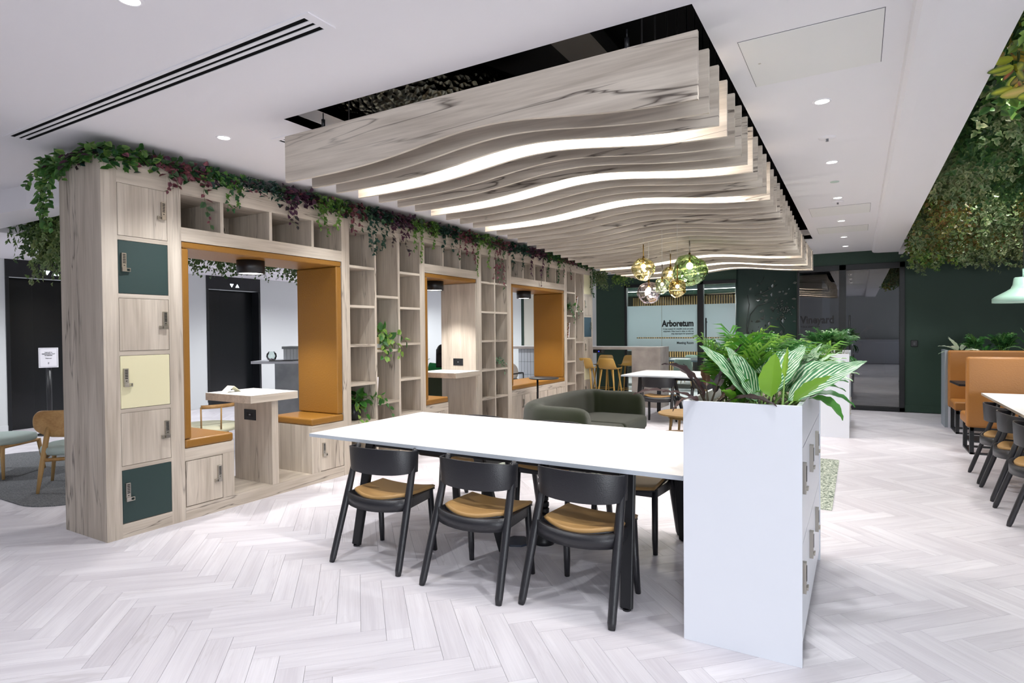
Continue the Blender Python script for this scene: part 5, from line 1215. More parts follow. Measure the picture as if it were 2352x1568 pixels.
def stool(label, x, y, rz, m, first=None):
    t = thing('bar_stool', label, 'stool', (0, 0, 0), 'mustard bar stools at the bar')
    prof = [(.19, .765), (.1, .75), (-.08, .75), (-.155, .79), (-.185, .88), (-.20, .975)]; rows = []
    for yy, zz in prof:
        wd = .20 if zz < .8 else .20 - (zz - .8) * .25; rows.append([(wd * a, yy + (.05 * a * a if zz > .78 else 0), zz + (.02 * a * a if zz < .78 else 0)) for a in (-1, -.6, -.2, .2, .6, 1)])
    MB().grid(rows).build('seat_shell', m, t, solid=.016, sub=1)
    fp = []
    for sx, sy in ((-1, -1), (1, -1), (1, 1), (-1, 1)):
        a, b = Vector((sx * .12, sy * .11, .75)), Vector((sx * .205, sy * .20, 0)); MB().tube([a, b], [.017, .012], 10).build('leg', m, t); fp.append(a.lerp(b, .66))
    for i in range(4): MB().tube([fp[i], fp[(i + 1) % 4]], .008, 8).build('footrest', m, t)
    t.location = (x, y, 0); t.rotation_euler[2] = rz; return t
stool('mustard yellow bar stool facing the bar, nearest whole one seen past the shelving end', -4.19, 10.93, -.1, YEL)
stool('mustard yellow bar stool half hidden by the end of the shelving wall', -4.72, 10.98, .1, YEL)
stool('mustard bar stool on the far side of the bar, right-hand one beside the stone panel', -4.24, 12.18, PI, YEL)
stool('mustard bar stool on the far side of the bar, left-hand one', -4.82, 12.2, PI, YEL)

# ------------------------------------------------------------------ glass pendants
def pendant(label, x, y, z, rad, kind, seed, ztop_=2.64, hor=1.0):
    rnd = random.Random(seed); t = thing('glass_pendant', label, 'pendant lamp', (x, y, z), 'cluster of blown glass pendants')
    off = rv(rnd, 20)
    def warp(p):
        n_ = noise.noise(p * 1.15 + off) * .17 + noise.noise(p * 2.4 + off) * .07; return p * (1 + n_)
    pr = [(max(math.sin(PI * i / 26), .10 if i > 12 else .0005), -math.cos(PI * i / 26)) for i in range(26)]
    mb = MB(); mb.lathe(pr, (x, y, z), 36, 0, True, lambda p: warp(p) * rad); mb.build('glass_globe', PG[kind], t)
    top = z + rad * .98
    MB().tube([(x, y, top - rad * .5), (x, y, top + .02)], .012, 12).build('lamp_holder', BRASS, t)
    MB().sphere((x, y, top - rad * .72), rad * .22, n=14, m=10).build('bulb', BULB, t)
    MB().tube([(x, y, top + .02), (x, y, top + .16)], .006, 8).build('rod', BRASS if kind in ('gold', 'amber') else NICKEL, t)
    MB().tube([(x, y, top + .16), (x, y, 3.85)], .0022, 6).build('cable', mat('clear_cable', 'b9b6b0', .4), t)
pendant('largest glass pendant, green, at the top right of the cluster', -1.686, 6.956, 2.193, .182, 'green', 1)
pendant('gold glass pendant at the top left of the cluster', -2.119, 6.603, 2.196, .128, 'gold', 2)
pendant('smoky lilac glass pendant hanging lowest at the left of the cluster', -2.178, 6.983, 1.956, .132, 'smoke', 3)
pendant('smallest pale green glass pendant at the centre of the cluster', -1.889, 6.547, 1.991, .086, 'lime', 4)
pendant('gold glass pendant behind the others, between the two largest', -2.037, 7.424, 2.194, .105, 'gold', 5)
pendant('amber glass pendant low in the cluster, under the large green one', -1.641, 6.245, 1.934, .092, 'amber', 6)
l = bpy.data.lights.new('pendant_glow', 'POINT'); l.energy = 18; l.shadow_soft_size = .08; l.color = (1, .93, .8)
o = bpy.data.objects.new('pendant_glow', l); o.location = (-1.95, 6.75, 1.7); COL.objects.link(o)

# ------------------------------------------------------------------ tan booths on the right
def booth(label, x0, x1, yb0, yb1, ys0, ys1, ztop, name='booth_bench'):
    t = thing(name, label, 'bench', ((x0 + x1) / 2, (yb0 + ys1) / 2, 0), 'tan leather booth benches on the right')
    zb = .32
    MB().box(x0, x1, yb0, yb1, zb, ztop).build('backrest', LEATHERB, t, bevel=.028, seg=5)
    s0, s1 = min(ys0, ys1), max(ys0, ys1)
    MB().box(x0 + .01, x1, s0, s1, zb + .01, .455).build('seat', LEATHERB, t, bevel=.03, seg=5)
    for xx in (x0 + .035, x1 - .1):
        a, b = min(yb0, s0) + .03, max(yb1, s1) - .03; q = .042
        MB().box(xx, xx + q, a, a + q, 0, zb + .005).box(xx, xx + q, b - q, b, 0, zb + .005).box(xx, xx + q, a + q, b - q, 0, .022).build('leg_frame', BLACKM, t, bevel=.003)
    a = min(yb0, s0) + .03; b = max(yb1, s1) - .03
    MB().box(x0 + .04, x1, a, a + .04, 0, .022).box(x0 + .04, x1, b - .04, b, 0, .022).box(x0 + .04, x1, a, a + .04, zb - .04, zb).build('floor_rail', BLACKM, t)
    return t
booth('tan leather bench seen from behind, nearest the white table on the right', 1.10, 2.9, 8.75, 8.86, 8.86, 9.36, 1.155)
booth('tan leather bench facing the camera, against the grey-ended plant trough', 1.15, 2.95, 10.86, 10.98, 10.35, 10.86, 1.165)
t = thing('booth_table', 'black table between the two tan leather benches', 'table', (1.9, 9.95, 0))
MB().prism([(1.10, 10.25), (1.13, 9.62), (2.8, 9.62), (2.8, 10.25)], .735, .765).build('tabletop', BLACKM, t, bevel=.003); MB().tube([(1.5, 9.95, .02), (1.5, 9.95, .735)], .035, 12).build('pole', BLACKM, t); MB().box(1.25, 1.75, 9.7, 10.2, 0, .02).build('base', BLACKM, t)
MB().box(1.3, 1.9, 9.8, 10.1, .69, .734).build('bracket', BLACKM, t)
t = thing('plant_trough', 'tall grey-ended plant trough behind the tan leather bench', 'planter', (2, 11.1, 0))
MB().box(1.12, 1.16, 10.985, 11.45, 0, 1.165).build('end_panel', ALU, t, bevel=.002); MB().box(1.16, 2.95, 10.985, 11.02, 0, 1.14).box(1.16, 2.95, 11.41, 11.45, 0, 1.14).build('side_panel', PLANT, t); MB().box(1.16, 2.95, 11.02, 11.41, 0, 1.10).build('soil', PEB, t)
GT = 'plants in the trough behind the tan bench'
SV = lambda i: lin(['cfdcc4', 'b4cbaa', 'd8e2cc', '9dbb97'][i % 4])
stemmed('silver_aglaonema', 'silvery broad-leaved plant at the left end of the trough behind the tan bench', (1.32, 11.15, 1.10), [(0, 0, a, e, .07, .24, .07, d, .2) for a, e, d in [(180, 50, .8), (200, 30, .9), (230, 55, 1), (120, 66, .7), (60, 60, .8), (10, 46, 1), (330, 40, 1), (280, 30, 1.2), (150, 75, .5), (30, 30, .8), (210, 70, .5)]], LEAF, STEMG, GT, SV)
palm('parlour_palm', 'small dark palm next to the silvery plant in the trough', (1.52, 11.2, 1.10), 16, .30, 41, DGc, GT, .010, .12, .3)
palm('parlour_palm', 'feathery palm in the middle of the trough behind the tan bench', (1.85, 11.2, 1.10), 26, .34, 42, DGc, GT, .010, .12, .3)
stemmed('silver_aglaonema', 'dark strap-leaved plant between the two palms of the trough', (1.62, 11.15, 1.10), [(0, 0, a, e, .07, .20, .045, d, .2) for a, e, d in [(180, 60, .8), (120, 66, .7), (60, 60, .8), (0, 50, 1), (330, 60, 1), (270, 60, 1)]], LEAF, STEMG, GT, DGL)
stemmed('tall_striped_plant', 'tall plant with pale striped leaves at the right edge of the picture, in the trough', (2.16, 11.15, 1.10), [(0, 0, a, e, .16, .26, .06, d, .2) for a, e, d in [(170, 66, .6), (150, 78, .3), (60, 70, .8), (20, 50, 1), (200, 40, 1.1), (270, 50, 1)]], LEAF, STEMG, GT, lambda i: lin(['4d8a4c', '7fae7a', '3f7a40'][i % 3]))
t = thing('pendant_lamp', 'mint green metal pendant lamp at the right edge of the picture', 'pendant lamp', (1.47, 8.25, 1.73))
lx, ly, lz = 1.52, 8.25, 1.765
MB().lathe([(.262, lz), (.262, lz + .045), (.24, lz + .065), (.14, lz + .125), (.105, lz + .15), (.088, lz + .19), (.078, lz + .262), (.07, lz + .268), (.001, lz + .268)], (lx, ly, 0), 40).build('shade', MINTL, t, solid=.004)
MB().lathe([(.257, lz + .012), (.2, lz + .03), (.001, lz + .06)], (lx, ly, 0), 30).build('reflector', mat('white_lining', 'f0f0ee'), t)
MB().tube([(lx, ly, lz + .268), (lx, ly, lz + .36)], .009, 10).build('stem', MINTL, t); MB().tube([(lx, ly, lz + .36), (lx, ly, 3.6)], .003, 6).build('cable', BLACKM, t)
MB().sphere((lx, ly, lz + .07), .04, n=12, m=8).build('bulb', BULB, t)
spot(lx, ly, lz + .01, 25, 130)

# ------------------------------------------------------------------ hanging planting overhead
def hanging(name, label, x0, x1, y0, y1, ztop_, zlow, n, size, pals, seed, kinds=('ivy', 'oval'), step=.6, g='leafy hanging ceilings', mat_n=0, keep=None, zj=.12):
    rnd = random.Random(seed); lf = MB(); st = MB()
    for i in range(n):
        x, y = rnd.uniform(x0, x1), rnd.uniform(y0, y1)
        if keep and not keep(x, y): continue
        pal = pals[int((noise.noise(Vector((x * .9, y * .9, seed))) * .5 + .5) * len(pals) * .999) % len(pals)]
        kd = kinds[int((noise.noise(Vector((x * .7 + 9, y * .7, seed))) * .5 + .5) * len(kinds) * .999) % len(kinds)]
        L = (ztop_ - zlow) * rnd.uniform(.55, 1.0); p = Vector((x, y, ztop_ - rnd.uniform(0, .1))); pts = [p]
        for q in range(1, 4): pts.append(Vector((x + rnd.uniform(-.05, .05) * q, y + rnd.uniform(-.05, .05) * q, p.z - L * q / 3)))
        out = Vector((rnd.uniform(-1, 1), -1, -.3)).normalized()
        strand(lf, st if i % 3 == 0 else None, pts, size * step, size, pal, kd, rnd, out=out, spread=1.0)
    for i in range(mat_n):
        x, y = rnd.uniform(x0, x1), rnd.uniform(y0, y1); cc, ce = rnd.choice(rnd.choice(pals))
        if keep and not keep(x, y): continue
        rleaf(lf, Vector((x, y, ztop_ - rnd.uniform(0, zj))), Vector((rnd.uniform(-1, 1), -1, rnd.uniform(-.6, .2))), Vector((0, -.7, -.6)) + rv(rnd, .5), size * rnd.uniform(.9, 1.5), size, C3(cc, rnd), C3(ce, rnd), rnd.choice(kinds))
    t = thing(name, label, 'plant', ((x0 + x1) / 2, (y0 + y1) / 2, ztop_), g); lf.build('leaves', LEAF, t, kind='stuff')
    if st.v: st.build('vine_stems', STEM, t, kind='stuff')
    return t
VAR = [[('3a6432', '93a878'), ('3f6d36', '7f9a62')], [('35602f', '5e8a42'), ('6c9a45', '9dbb5c')], [('2c5230', '4a7440'), ('3a6838', '6a9150')], [('4a7434', 'b4bf92'), ('3b6634', '9aab78')], [('4f6a30', 'a89a4e'), ('4b6a30', '9a6a3e'), ('3f5f2c', '8a9a50')]]
hanging('hanging_foliage', 'mixed ivy hanging above the right aisle, nearest stretch with large green leaves', .70, 2.6, 2.9, 5.0, 3.22, 2.80, 330, .085, [VAR[2], VAR[1], VAR[0]], 1, kinds=('oval', 'ivy', 'oval'), mat_n=900)
hanging('hanging_foliage', 'round-leaved and white-edged ivy hanging above the middle of the right aisle', .70, 2.7, 4.9, 8.0, 3.22, 2.74, 620, .075, [VAR[0], VAR[2], VAR[3], VAR[1]], 2, kinds=('ivy', 'oval'), mat_n=1300)
hanging('hanging_foliage', 'dense pale-edged ivy hanging at the far end of the right aisle by the green wall', .66, 3.6, 7.9, 12.25, 3.22, 2.60, 1050, .075, [VAR[0], VAR[3], VAR[4], VAR[1]], 3, kinds=('ivy', 'oval', 'ivy'), mat_n=1600)
hanging('hanging_foliage', 'ivy hanging low in front of the green wall, above the leather benches', .72, 3.4, 11.2, 12.3, 2.85, 2.45, 130, .07, [VAR[0], VAR[3], VAR[1]], 4, kinds=('ivy', 'oval'))
LV = [[('3c5f30', '8aa35e'), ('4a6f38', 'a3b878')], [('2c4a28', '4c6c3a'), ('3a5c30', '6d8c4c')]]
hanging('hanging_foliage', 'pale-edged ivy hanging in front of the black lift at the far left', -8.3, -6.3, 2.92, 3.9, 2.98, 2.34, 330, .075, LV, 6, kinds=('ivy', 'ivy', 'oval'), mat_n=500)
hanging('hanging_foliage', 'long pale-edged ivy sprays hanging lowest beside the lift arrows at the far left', -7.9, -7.1, 2.95, 3.2, 2.6, 2.10, 26, .085, LV[:1], 7, kinds=('ivy',))
hanging('hanging_foliage', 'ivy seen through the top of the nearest leather booth', -8.3, -6.3, 3.9, 9.3, 2.98, 2.36, 700, .075, [VAR[3], VAR[0], VAR[1]], 8, kinds=('ivy', 'oval'), mat_n=600)
for i, (x, y, lb) in enumerate(((-5.05, 11.75, 'small ivy clump hanging from the bulkhead beside the far locker tower'), (-4.72, 11.75, 'larger pale ivy clump hanging from the bulkhead above the bar'), (-4.25, 11.8, 'ivy clump hanging from the bulkhead just left of the glass pendants'))):
    hanging('hanging_foliage', lb, x - .13, x + .13, y - .1, y + .1, 2.80, 2.42 if i == 1 else 2.5, 26, .06, [VAR[1], VAR[3]], 30 + i, kinds=('oval',))
# large two-coloured leaves at the top right
t = thing('croton_spray', 'spray of large yellow and red leaves hanging at the top right corner', 'plant', (.75, 4.05, 3.2), 'leafy hanging ceilings')
rnd = random.Random(77); st = MB()
for x, y, z in ((.70, 4.03, 3.02), (.71, 4.02, 2.90), (.74, 4.20, 2.94), (.70, 4.22, 3.04), (.72, 4.08, 2.80), (.76, 3.95, 2.74), (.80, 4.10, 2.86), (.66, 3.98, 3.10), (.78, 3.92, 3.0)):
    st.tube([(x, y, z + .28), (x + .01, y, z)], .004, 6)
    for k in range(7):
        a = rnd.random() * 2 * PI; d = Vector((math.cos(a), math.sin(a), rnd.uniform(-.9, .1))); c1 = rnd.choice(('c9cc4a', 'd8b64c', 'c96a4a', 'bcc63e', 'dcc27a')); mb = MB()
        rleaf(mb, Vector((x, y, z - .03 * (k % 3))), d, Vector((0, -.8, -.5)) + rv(rnd, .4), rnd.uniform(.11, .15), .058, lin(c1), lin('3f5a30' if k % 4 else 'a8ac44'), 'oval', .08, .1); mb.build('leaf', LEAF, t, sub=1)
st.build('stems', STEM, t)
mb = MB()
for i in range(150):
    y = 2.9 + i * .035; mb.box(.62, 1.6, y, y + .005, 3.24, 3.243)
    if i < 28: mb.box(.62 + i * .035, .625 + i * .035, 2.9, 8.1, 3.243, 3.246)
tag(mb.build('mesh_grid', BLACKM, None, kind='stuff'), 'black wire mesh holding the foliage above the right aisle', 'mesh')

# ------------------------------------------------------------------ behind the shelving wall, far left
def lounge(name, label, x, y, rz, back=True):
    t = thing(name, label, 'chair', (0, 0, 0), 'mint and oak lounge chairs on the charcoal rug')
    for s in (-1, 1):
        MB().tube([(s * .27, -.30, 0), (s * .25, -.245, .22), (s * .215, -.16, .55), (s * .20, -.13, .66)] if back else [(s * .27, -.26, 0), (s * .24, -.22, .38)], [.013, .022, .024, .012] if back else [.014, .022], 10).build('leg', NATZ, t)
        MB().tube([(s * .27, .27, 0), (s * .235, .235, .34)], [.013, .022], 10).build('leg', NATZ, t)
        MB().tube([(s * .243, -.235, .30), (s * .235, .23, .33)], .018, 8).build('side_rail', NAT, t)
    MB().tube([(-.24, -.225, .30), (.24, -.225, .30)], .018, 8).tube([(-.235, .235, .33), (.235, .235, .33)], .018, 8).build('cross_rail', NAT, t)
    mb = MB(); rows = []
    for zz, k in ((.335, .86), (.35, .97), (.38, 1.0), (.41, .97), (.425, .82), (.43, .5), (.43, .01)):
        rows.append([(.30 * k * math.copysign(abs(math.cos(a)) ** .7, math.cos(a)), .28 * k * math.copysign(abs(math.sin(a)) ** .7, math.sin(a)) + .01, zz) for a in [2 * PI * i / 28 for i in range(28)]])
    mb.grid(rows, close=True).build('seat', MINT, t)
    if back:
        rows = []
        for j in range(9):
            v = j / 8; z = .50 + .27 * v; w_ = .34 * (1 - abs(2 * v - 1.15) ** 3.2 * .28); rows.append([(w_ * k, -.17 - .02 * v + .085 * k * k - .01, z) for k in [-1 + 2 * i / 14 for i in range(15)]])
        MB().grid(rows).build('backrest', NAT, t, solid=.014, sub=1)
    t.location = (x, y, .008); t.rotation_euler[2] = rz; return t
lounge('lounge_chair', 'oak lounge chair with mint seat, its curved back to the camera, at the far left', -6.80, 2.93, math.radians(57))
lounge('lounge_chair', 'oak and mint seat cut by the left edge of the picture', -8.05, 2.72, math.radians(-60), False)
t = thing('sign_stand', 'black pole stand holding a white notice in front of the left lift', 'sign', (-10.63, 4.21, 0))
MB().tube([(-10.63, 4.21, .01), (-10.63, 4.21, 1.12)], .035, 14).build('pole', BLACKM, t); MB().lathe([(.001, 0), (.18, 0), (.18, .012), (.001, .015)], (-10.63, 4.21, 0), 28).build('base', BLACKM, t)
sg_ = thing('lift_notice', 'white framed notice about the lift on top of the black pole stand', 'notice', (-10.63, 4.21, 1.02)); az = math.radians(68)
def rotz(v, a): return (v[0] * math.cos(a) - v[1] * math.sin(a), v[0] * math.sin(a) + v[1] * math.cos(a), v[2])
def addR(o, a, c):
    for v in o.data.vertices: q = rotz(v.co, a); v.co = (q[0], q[1], q[2])
b1 = MB().box(-.118, .118, -.05, -.042, .0, .30).build('board', PAPER, sg_, origin=None)
# (built around the notice's own base, so shift into its local frame)
for ob, fix in ((b1, True),):
    for v in ob.data.vertices: v.co += root_loc(sg_)
def txt(body, size, z): 
    o = text('lettering', body, size, tuple(root_loc(sg_) + Vector((0, -.051, z))), (PI / 2, 0, 0), INK, sg_, 'CENTER', .0004)
    return o
parts_ = [txt('THIS LIFT IS', .018, .222), txt('TEMPORARILY OUT', .018, .200), txt('OF SERVICE', .018, .178), txt('Thank you!', .017, .135), txt('||', .028, .062)]
bd = MB()
for x0, x1, z0, z1 in ((-.105, .105, .285, .287), (-.105, .105, .013, .015), (-.105, -.103, .015, .285), (.103, .105, .015, .285)): bd.box(x0, x1, -.0512, -.0501, z0, z1)
b2 = bd.build('printed_border', INK, sg_)
for v in b2.data.vertices: v.co += root_loc(sg_)
sg_.rotation_euler[2] = az
# pale armchair behind the near booth
t = thing('wooden_armchair', 'light wood chair with pale cream seat seen under the table of the nearest booth', 'chair', (-6.35, 4.05, 0))
MB().lathe([(.001, .40), (.33, .40), (.35, .43), (.34, .46), (.25, .475), (.001, .48)], (-6.5, 4.1, 0), 32).build('seat', PALE, t)
for a in (20, 110, 200, 290):
    a = math.radians(a); MB().tube([(-6.5 + .31 * math.cos(a), 4.1 + .31 * math.sin(a), 0), (-6.5 + .27 * math.cos(a), 4.1 + .27 * math.sin(a), .40)], [.012, .017], 8).build('leg', NATZ, t)
arc = [(-6.5 + .36 * math.cos(q), 4.1 + .36 * math.sin(q), .70) for q in [math.radians(-40 + 110 * i / 10) for i in range(11)]]
MB().tube(arc, [(.012, .022)] * 11, 8).build('top_rail', NAT, t)
for i in (0, 3, 7, 10): p = arc[i]; MB().tube([(p[0] * .97 + -6.5 * .03, p[1] * .97 + 4.1 * .03, .44), p], .009, 8).build('spindle', NATZ, t)
# reception desk, turned to face the booths
DR = Vector((.863, .505, 0)); DB = Vector((-.505, .863, 0)); D0 = Vector((-7.97, 5.757, 0))
def dbox(mb, a0, a1, b0, b1, z0, z1, mi=0):
    v = []
    for z in (z0, z1):
        for a, b in ((a0, b0), (a1, b0), (a1, b1), (a0, b1)): q = D0 + DR * a + DB * b; v.append((q.x, q.y, z))
    return mb.add(v, [(3, 2, 1, 0), (4, 5, 6, 7), (0, 1, 5, 4), (1, 2, 6, 5), (2, 3, 7, 6), (3, 0, 4, 7)], mi)
t = thing('reception_desk', 'pale grey reception desk with a white tiled upper box seen through the nearest booth', 'desk', (D0.x, D0.y, 0))
dbox(MB(), 0, 1.9, 0, .75, 1.045, 1.085).build('desk_top', PLANT, t); dbox(MB(), .35, 1.88, .03, .72, 0, 1.045).build('front_panel', DESKM, t)
up = dbox(MB(), .38, 1.88, .31, .70, 1.086, 1.26).build('upper_box', GROUT, t); dbox(MB(), .36, 1.9, .29, .72, 1.2601, 1.30).build('cap', DESKM, t)
for i in range(28): dbox(MB(), .382 + i * .0535, .382 + i * .0535 + .049, .302, .3099, 1.088, 1.258).build('tile', TILE, up)
q = D0 + DR * .26 + DB * .14
m = thing('fish_bowl', 'round glass bowl with dark beads standing on the reception desk', 'bowl', (q.x, q.y, 1.086))
MB().lathe([(.03, 1.087), (.06, 1.105), (.078, 1.15), (.07, 1.195), (.045, 1.22), (.05, 1.228)], (q.x, q.y, 0), 24).build('bowl', GLASS, m)
bm = MB(); rnd = random.Random(4)
for i in range(26): a = rnd.random() * 2 * PI; rr = rnd.random() * .04; bm.sphere((q.x + rr * math.cos(a), q.y + rr * math.sin(a), 1.105 + rnd.random() * .012), .009, n=6, m=4, mi=i % 2)
bm.build('beads', [mat('purple_bead', '4c2c55', .3), mat('pink_bead', 'c6a6b4', .3)], m, kind='stuff')
tag(dbox(MB(), .30, .66, .0 - .06, .24, 1.086, 1.096).build('desk_mat', BLACKM, None), 'black mat lying over the front edge of the reception desk', 'mat')
# chair, cushion and small black table seen through the farthest booth
t = thing('black_armchair', 'black slim armchair with a pale cushion seen through the farthest booth', 'chair', (-6.15, 10.3, 0))
for sx in (-1, 1):
    for sy in (-1, 1): MB().tube([(-6.15 + sx * .24, 10.3 + sy * .24, 0), (-6.15 + sx * .24, 10.3 + sy * .24, .66)], .012, 8).build('leg', BLACKM, t)
MB().box(-6.41, -5.89, 10.04, 10.56, .40, .46).build('seat', mat('grey_wool', '8e8f8f', .9), t, bevel=.02); MB().tube([(-6.39, 10.54, .66), (-5.91, 10.54, .66)], .012, 8).tube([(-6.39, 10.06, .66), (-6.39, 10.54, .66)], .012, 8).tube([(-5.91, 10.06, .66), (-5.91, 10.54, .66)], .012, 8).build('arm_rail', BLACKM, t)
c = MB(); c.sphere((-6.12, 10.35, .68), .2, .09, .2, 16, 10); tag(c.build('cushion', mat('oat_cushion', 'cfcac4', .95)), 'pale grey cushion propped in the slim black armchair', 'cushion')
t = thing('side_table', 'small black round table beyond the farthest booth', 'table', (-5.75, 9.5, 0))
MB().lathe([(.001, .60), (.24, .60), (.24, .62), (.001, .62)], (-5.72, 9.5, 0), 28).build('tabletop', BLACKM, t); MB().tube([(-5.72, 9.5, .01), (-5.72, 9.5, .6)], .02, 10).lathe([(.001, 0), (.17, 0), (.17, .01), (.001, .012)], (-5.72, 9.5, 0), 24).build('pole', BLACKM, t)

# ------------------------------------------------------------------ people
SKINT = mat('skin', 'c08a68', .55); HAIR = mat('black_hair', '17120f', .5); GTOP = mat('bright_green_cloth', '2f9a5a', .85); NAVY = mat('navy_cloth', '22252f', .85); DTR = mat('black_cloth', '17181c', .9)
def skin(name, chains, m, parent, root=None, sub=2):
    vs = []; es = []; rs = []
    for ch in chains:
        st = ch[0] if isinstance(ch[0], int) else None; prev = st
        for p in (ch[1:] if st is not None else ch):
            vs.append(p[:3]); rs.append(p[3] if not isinstance(p[3], tuple) else p[3])
            if prev is not None: es.append((prev, len(vs) - 1))
            prev = len(vs) - 1
    off = root_loc(parent); me = bpy.data.meshes.new(name); me.from_pydata([Vector(v) - off for v in vs], es, []); me.materials.append(m)
    o = bpy.data.objects.new(name, me); COL.objects.link(o); o.parent = parent
    sm = o.modifiers.new('skin', 'SKIN'); 
    if not me.skin_vertices:
        bpy.context.view_layer.objects.active = o
    for i, q in enumerate(me.skin_vertices[0].data): q.radius = (rs[i], rs[i]) if not isinstance(rs[i], tuple) else rs[i]; q.use_root = (i == 0)
    sm.use_smooth_shade = True; s2 = o.modifiers.new('sub', 'SUBSURF'); s2.levels = sub; s2.render_levels = sub; return o
def hand(chs, w, d, up, base):
    pass
def person(label, loc, rz, pose, top, bottom, hair_long):
    t = thing('person', label, 'person', (0, 0, 0))
    hip, chest, neck, head = pose['hip'], pose['chest'], pose['neck'], pose['head']
    V = Vector; ch = [[(*hip, .10), (*V(hip).lerp(V(chest), .5), .095), (*chest, .11), (*V(chest).lerp(V(neck), .6), .07), (*neck, .045), (*V(neck).lerp(V(head), .45), .05)]]
    n0 = 2
    for arm in pose['arms']:
        sh, el, wr = arm; d = (V(wr) - V(el)).normalized(); ch.append([2, (*sh, .055), (*el, .040), (*wr, .026), (*(V(wr) + d * .05), .03), (*(V(wr) + d * .09), .026)])
    for leg in pose['legs']:
        a, k, fo = leg; fdir = V(pose['fwd']); ch.append([0, (*a, .085), (*k, .058), (*fo, .04), (*(V(fo) + fdir * .12 - V((0, 0, .04))), .035), (*(V(fo) + fdir * .17 - V((0, 0, .045))), .028)])
    skin('body', ch, SKINT, t)
    tp = [[(*V(hip).lerp(V(chest), .15), .115), (*V(hip).lerp(V(chest), .6), .11), (*chest, .125), (*V(chest).lerp(V(neck), .55), .085)]]
    for arm in pose['arms']: sh, el, wr = arm; tp.append([2, (*sh, .07), (*V(sh).lerp(V(el), .8), .055)])
    skin('top', tp, top, t)
    tr = [[(*hip, .125), (*V(hip).lerp(V(chest), .2), .115)]]
    for leg in pose['legs']: a, k, fo = leg; tr.append([0, (*a, .10), (*k, .075), (*V(k).lerp(V(fo), .9), .06)])
    skin('trousers', tr, bottom, t)
    # fingers
    for arm in pose['arms']:
        sh, el, wr = arm; d = (V(wr) - V(el)).normalized(); s = d.cross(V((0, 0, 1))).normalized(); mb = MB(); base = V(wr) + d * .08
        for i, L in enumerate((.058, .07, .075, .066)):
            b = base + s * (-.027 + .018 * i); mb.tube([b, b + d * L * .5 - V((0, 0, .006)), b + d * L - V((0, 0, .022))], [.0085, .0078, .006], 8)
        b = V(wr) + d * .03 + s * .028; mb.tube([b, b + s * .022 + d * .028, b + s * .026 + d * .05], [.010, .009, .007], 8); mb.build('fingers', SKINT, t)
    hc = V(head); fw = V(pose['look']).normalized(); sd = fw.cross(V((0, 0, 1))).normalized(); up = sd.cross(fw)
    def hp(a, b, c): return hc + fw * a + sd * b + up * c
    mb = MB(); rows = []
    for i in range(13):
        e = PI * i / 12; rr = max(math.sin(e), .01); zz = -math.cos(e)
        rows.append([tuple(hp((.095 * math.cos(a) * rr * (1 if zz > -.3 else .9) + (.012 if zz < 0 and math.cos(a) > 0 else 0)), .075 * math.sin(a) * rr * (1 if zz > -.2 else .82), .118 * zz)) for a in [2 * PI * k / 20 for k in range(20)]])
    mb.grid(rows, close=True)
    mb.add([tuple(hp(.088, -.014, -.02)), tuple(hp(.088, .014, -.02)), tuple(hp(.118, 0, -.022)), tuple(hp(.092, 0, .025))], [(0, 2, 3), (1, 3, 2), (0, 1, 2)], 0, True)
    for s in (-1, 1): mb.sphere(tuple(hp(-.005, s * .076, -.01)), .018, .012, .03, 8, 6)
    mb.build('head', SKINT, t)
    fb = MB()
    for s in (-1, 1): fb.sphere(tuple(hp(.086, s * .03, .008)), .010, .010, .007, 8, 6, 0)
    fb.build('eyes', DTR, t); MB().sphere(tuple(hp(.092, 0, -.055)), .012, .022, .006, 8, 6).build('mouth', mat('lips', '9a5a50', .5), t)
    mb = MB(); rows = []
    for i in range(5, 13):
        e = PI * i / 12; rr = max(math.sin(e), .01); zz = -math.cos(e)
        rows.append([tuple(hp(.103 * math.cos(a) * rr * (.62 if (math.cos(a) > .35 and zz < .45) else 1) - .012, .083 * math.sin(a) * rr, .125 * zz + .006)) for a in [2 * PI * k / 20 for k in range(20)]])
    mb.grid(rows, close=True)
    if hair_long:
        rows = []
        for i in range(7):
            v = i / 6; rows.append([tuple(hp(-.055 - .035 * math.cos(a) * (1 - .2 * v) - .02 * v, .078 * math.sin(a) * (1 - .1 * v), .05 - .30 * v)) for a in [-PI / 2 * 1.2 + PI * 1.2 * k / 12 for k in range(13)]])
        mb.grid(rows)
    mb.build('hair', HAIR, t, solid=.012 if hair_long else 0)
    t.location = loc; t.rotation_euler[2] = rz; return t
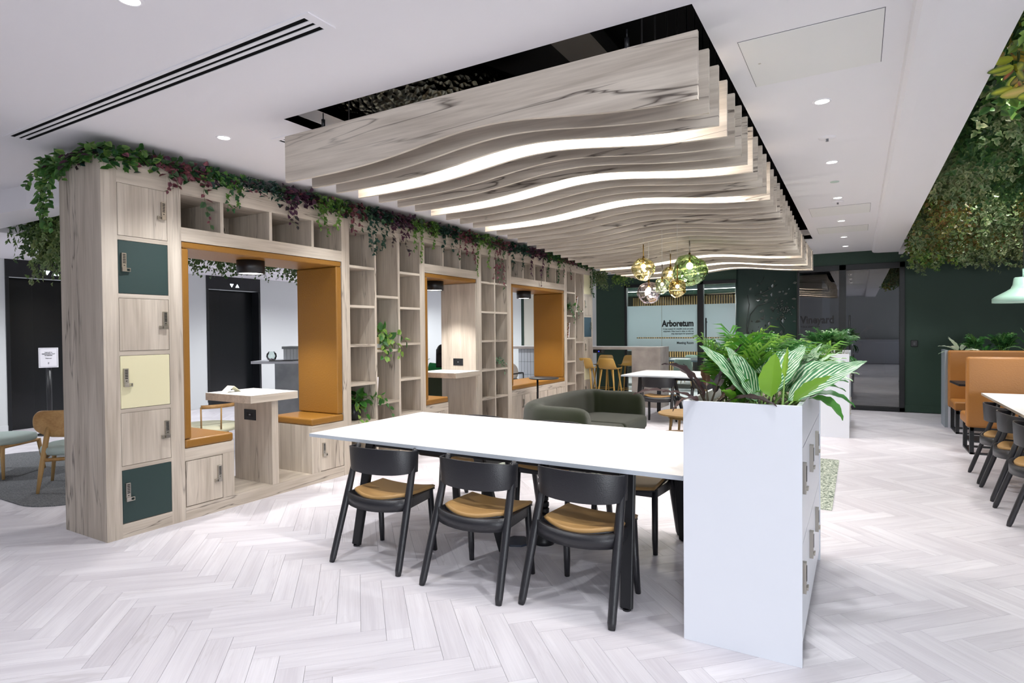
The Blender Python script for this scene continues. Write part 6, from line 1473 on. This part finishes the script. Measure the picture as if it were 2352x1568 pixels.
sit = dict(hip=(0, 0, .52), chest=(0, -.03, .88), neck=(0, .0, 1.03), head=(0, .02, 1.165), fwd=(0, 1, 0), look=(0, 1, -.12),
           arms=[((-.17, -.02, .95), (-.22, .08, .70), (-.12, .30, .68)), ((.17, -.02, .95), (.22, .08, .70), (.12, .30, .68))],
           legs=[((-.09, .05, .50), (-.11, .46, .50), (-.12, .50, .09)), ((.09, .05, .50), (.11, .46, .50), (.12, .50, .09))])
person('person with long dark hair in a green top, seated behind the shelving', (-5.93, 7.83, 0), math.radians(22), sit, GTOP, DTR, True)
lean = dict(hip=(0, 0, .93), chest=(.16, 0, 1.32), neck=(.22, 0, 1.47), head=(.30, 0, 1.60), fwd=(1, 0, 0), look=(1, 0, -.35),
            arms=[((.15, .17, 1.38), (.28, .19, 1.14), (.50, .12, 1.10)), ((.15, -.17, 1.38), (.28, -.19, 1.14), (.50, -.12, 1.10))],
            legs=[((0, .09, .90), (.03, .11, .48), (-.06, .11, .09)), ((0, -.09, .90), (-.03, -.11, .48), (-.12, -.11, .09))])
person('person in dark clothes leaning over a high table, seen dimly through the dark glass', (-.02, 21.9, 0), 0, lean, NAVY, DTR, False)
t = thing('green_sofa', 'dark green padded seat behind the middle leather booth, under the person in green', 'sofa', (0, 0, 0))
MB().box(-.7, .7, -.40, -.22, .12, .80).build('backrest', SOFA, t, bevel=.04, seg=4); MB().box(-.7, .7, -.215, .45, .12, .42).build('seat', SOFA, t, bevel=.04, seg=4)
for sx in (-.62, .62):
    for sy in (-.33, .38): MB().tube([(sx, sy, 0), (sx, sy, .12)], .02, 8).build('leg', BLACKM, t)
t.location = (-5.98, 7.88, 0); t.rotation_euler[2] = math.radians(22)
stemmed('leafy_branch', 'small green plant just visible left of the person in green', (-6.35, 7.75, .78), [(0, 0, a, 70, .2, .16, .05, .8, .2) for a in (0, 60, 120, 200, 280)], LEAF, STEMG, 'plants behind the shelving', DGL)
t = thing('plant_pedestal', 'pale pedestal carrying a small green plant behind the shelving', 'pedestal', (-6.35, 7.75, 0)); MB().box(-6.45, -6.25, 7.65, 7.85, 0, .78).build('body', PLANT, t, bevel=.005)
for o in list(bpy.data.objects):
    if o.type == 'EMPTY' and o.get('kind') is None and o.get('label') is None: pass
bpy.context.view_layer.update()
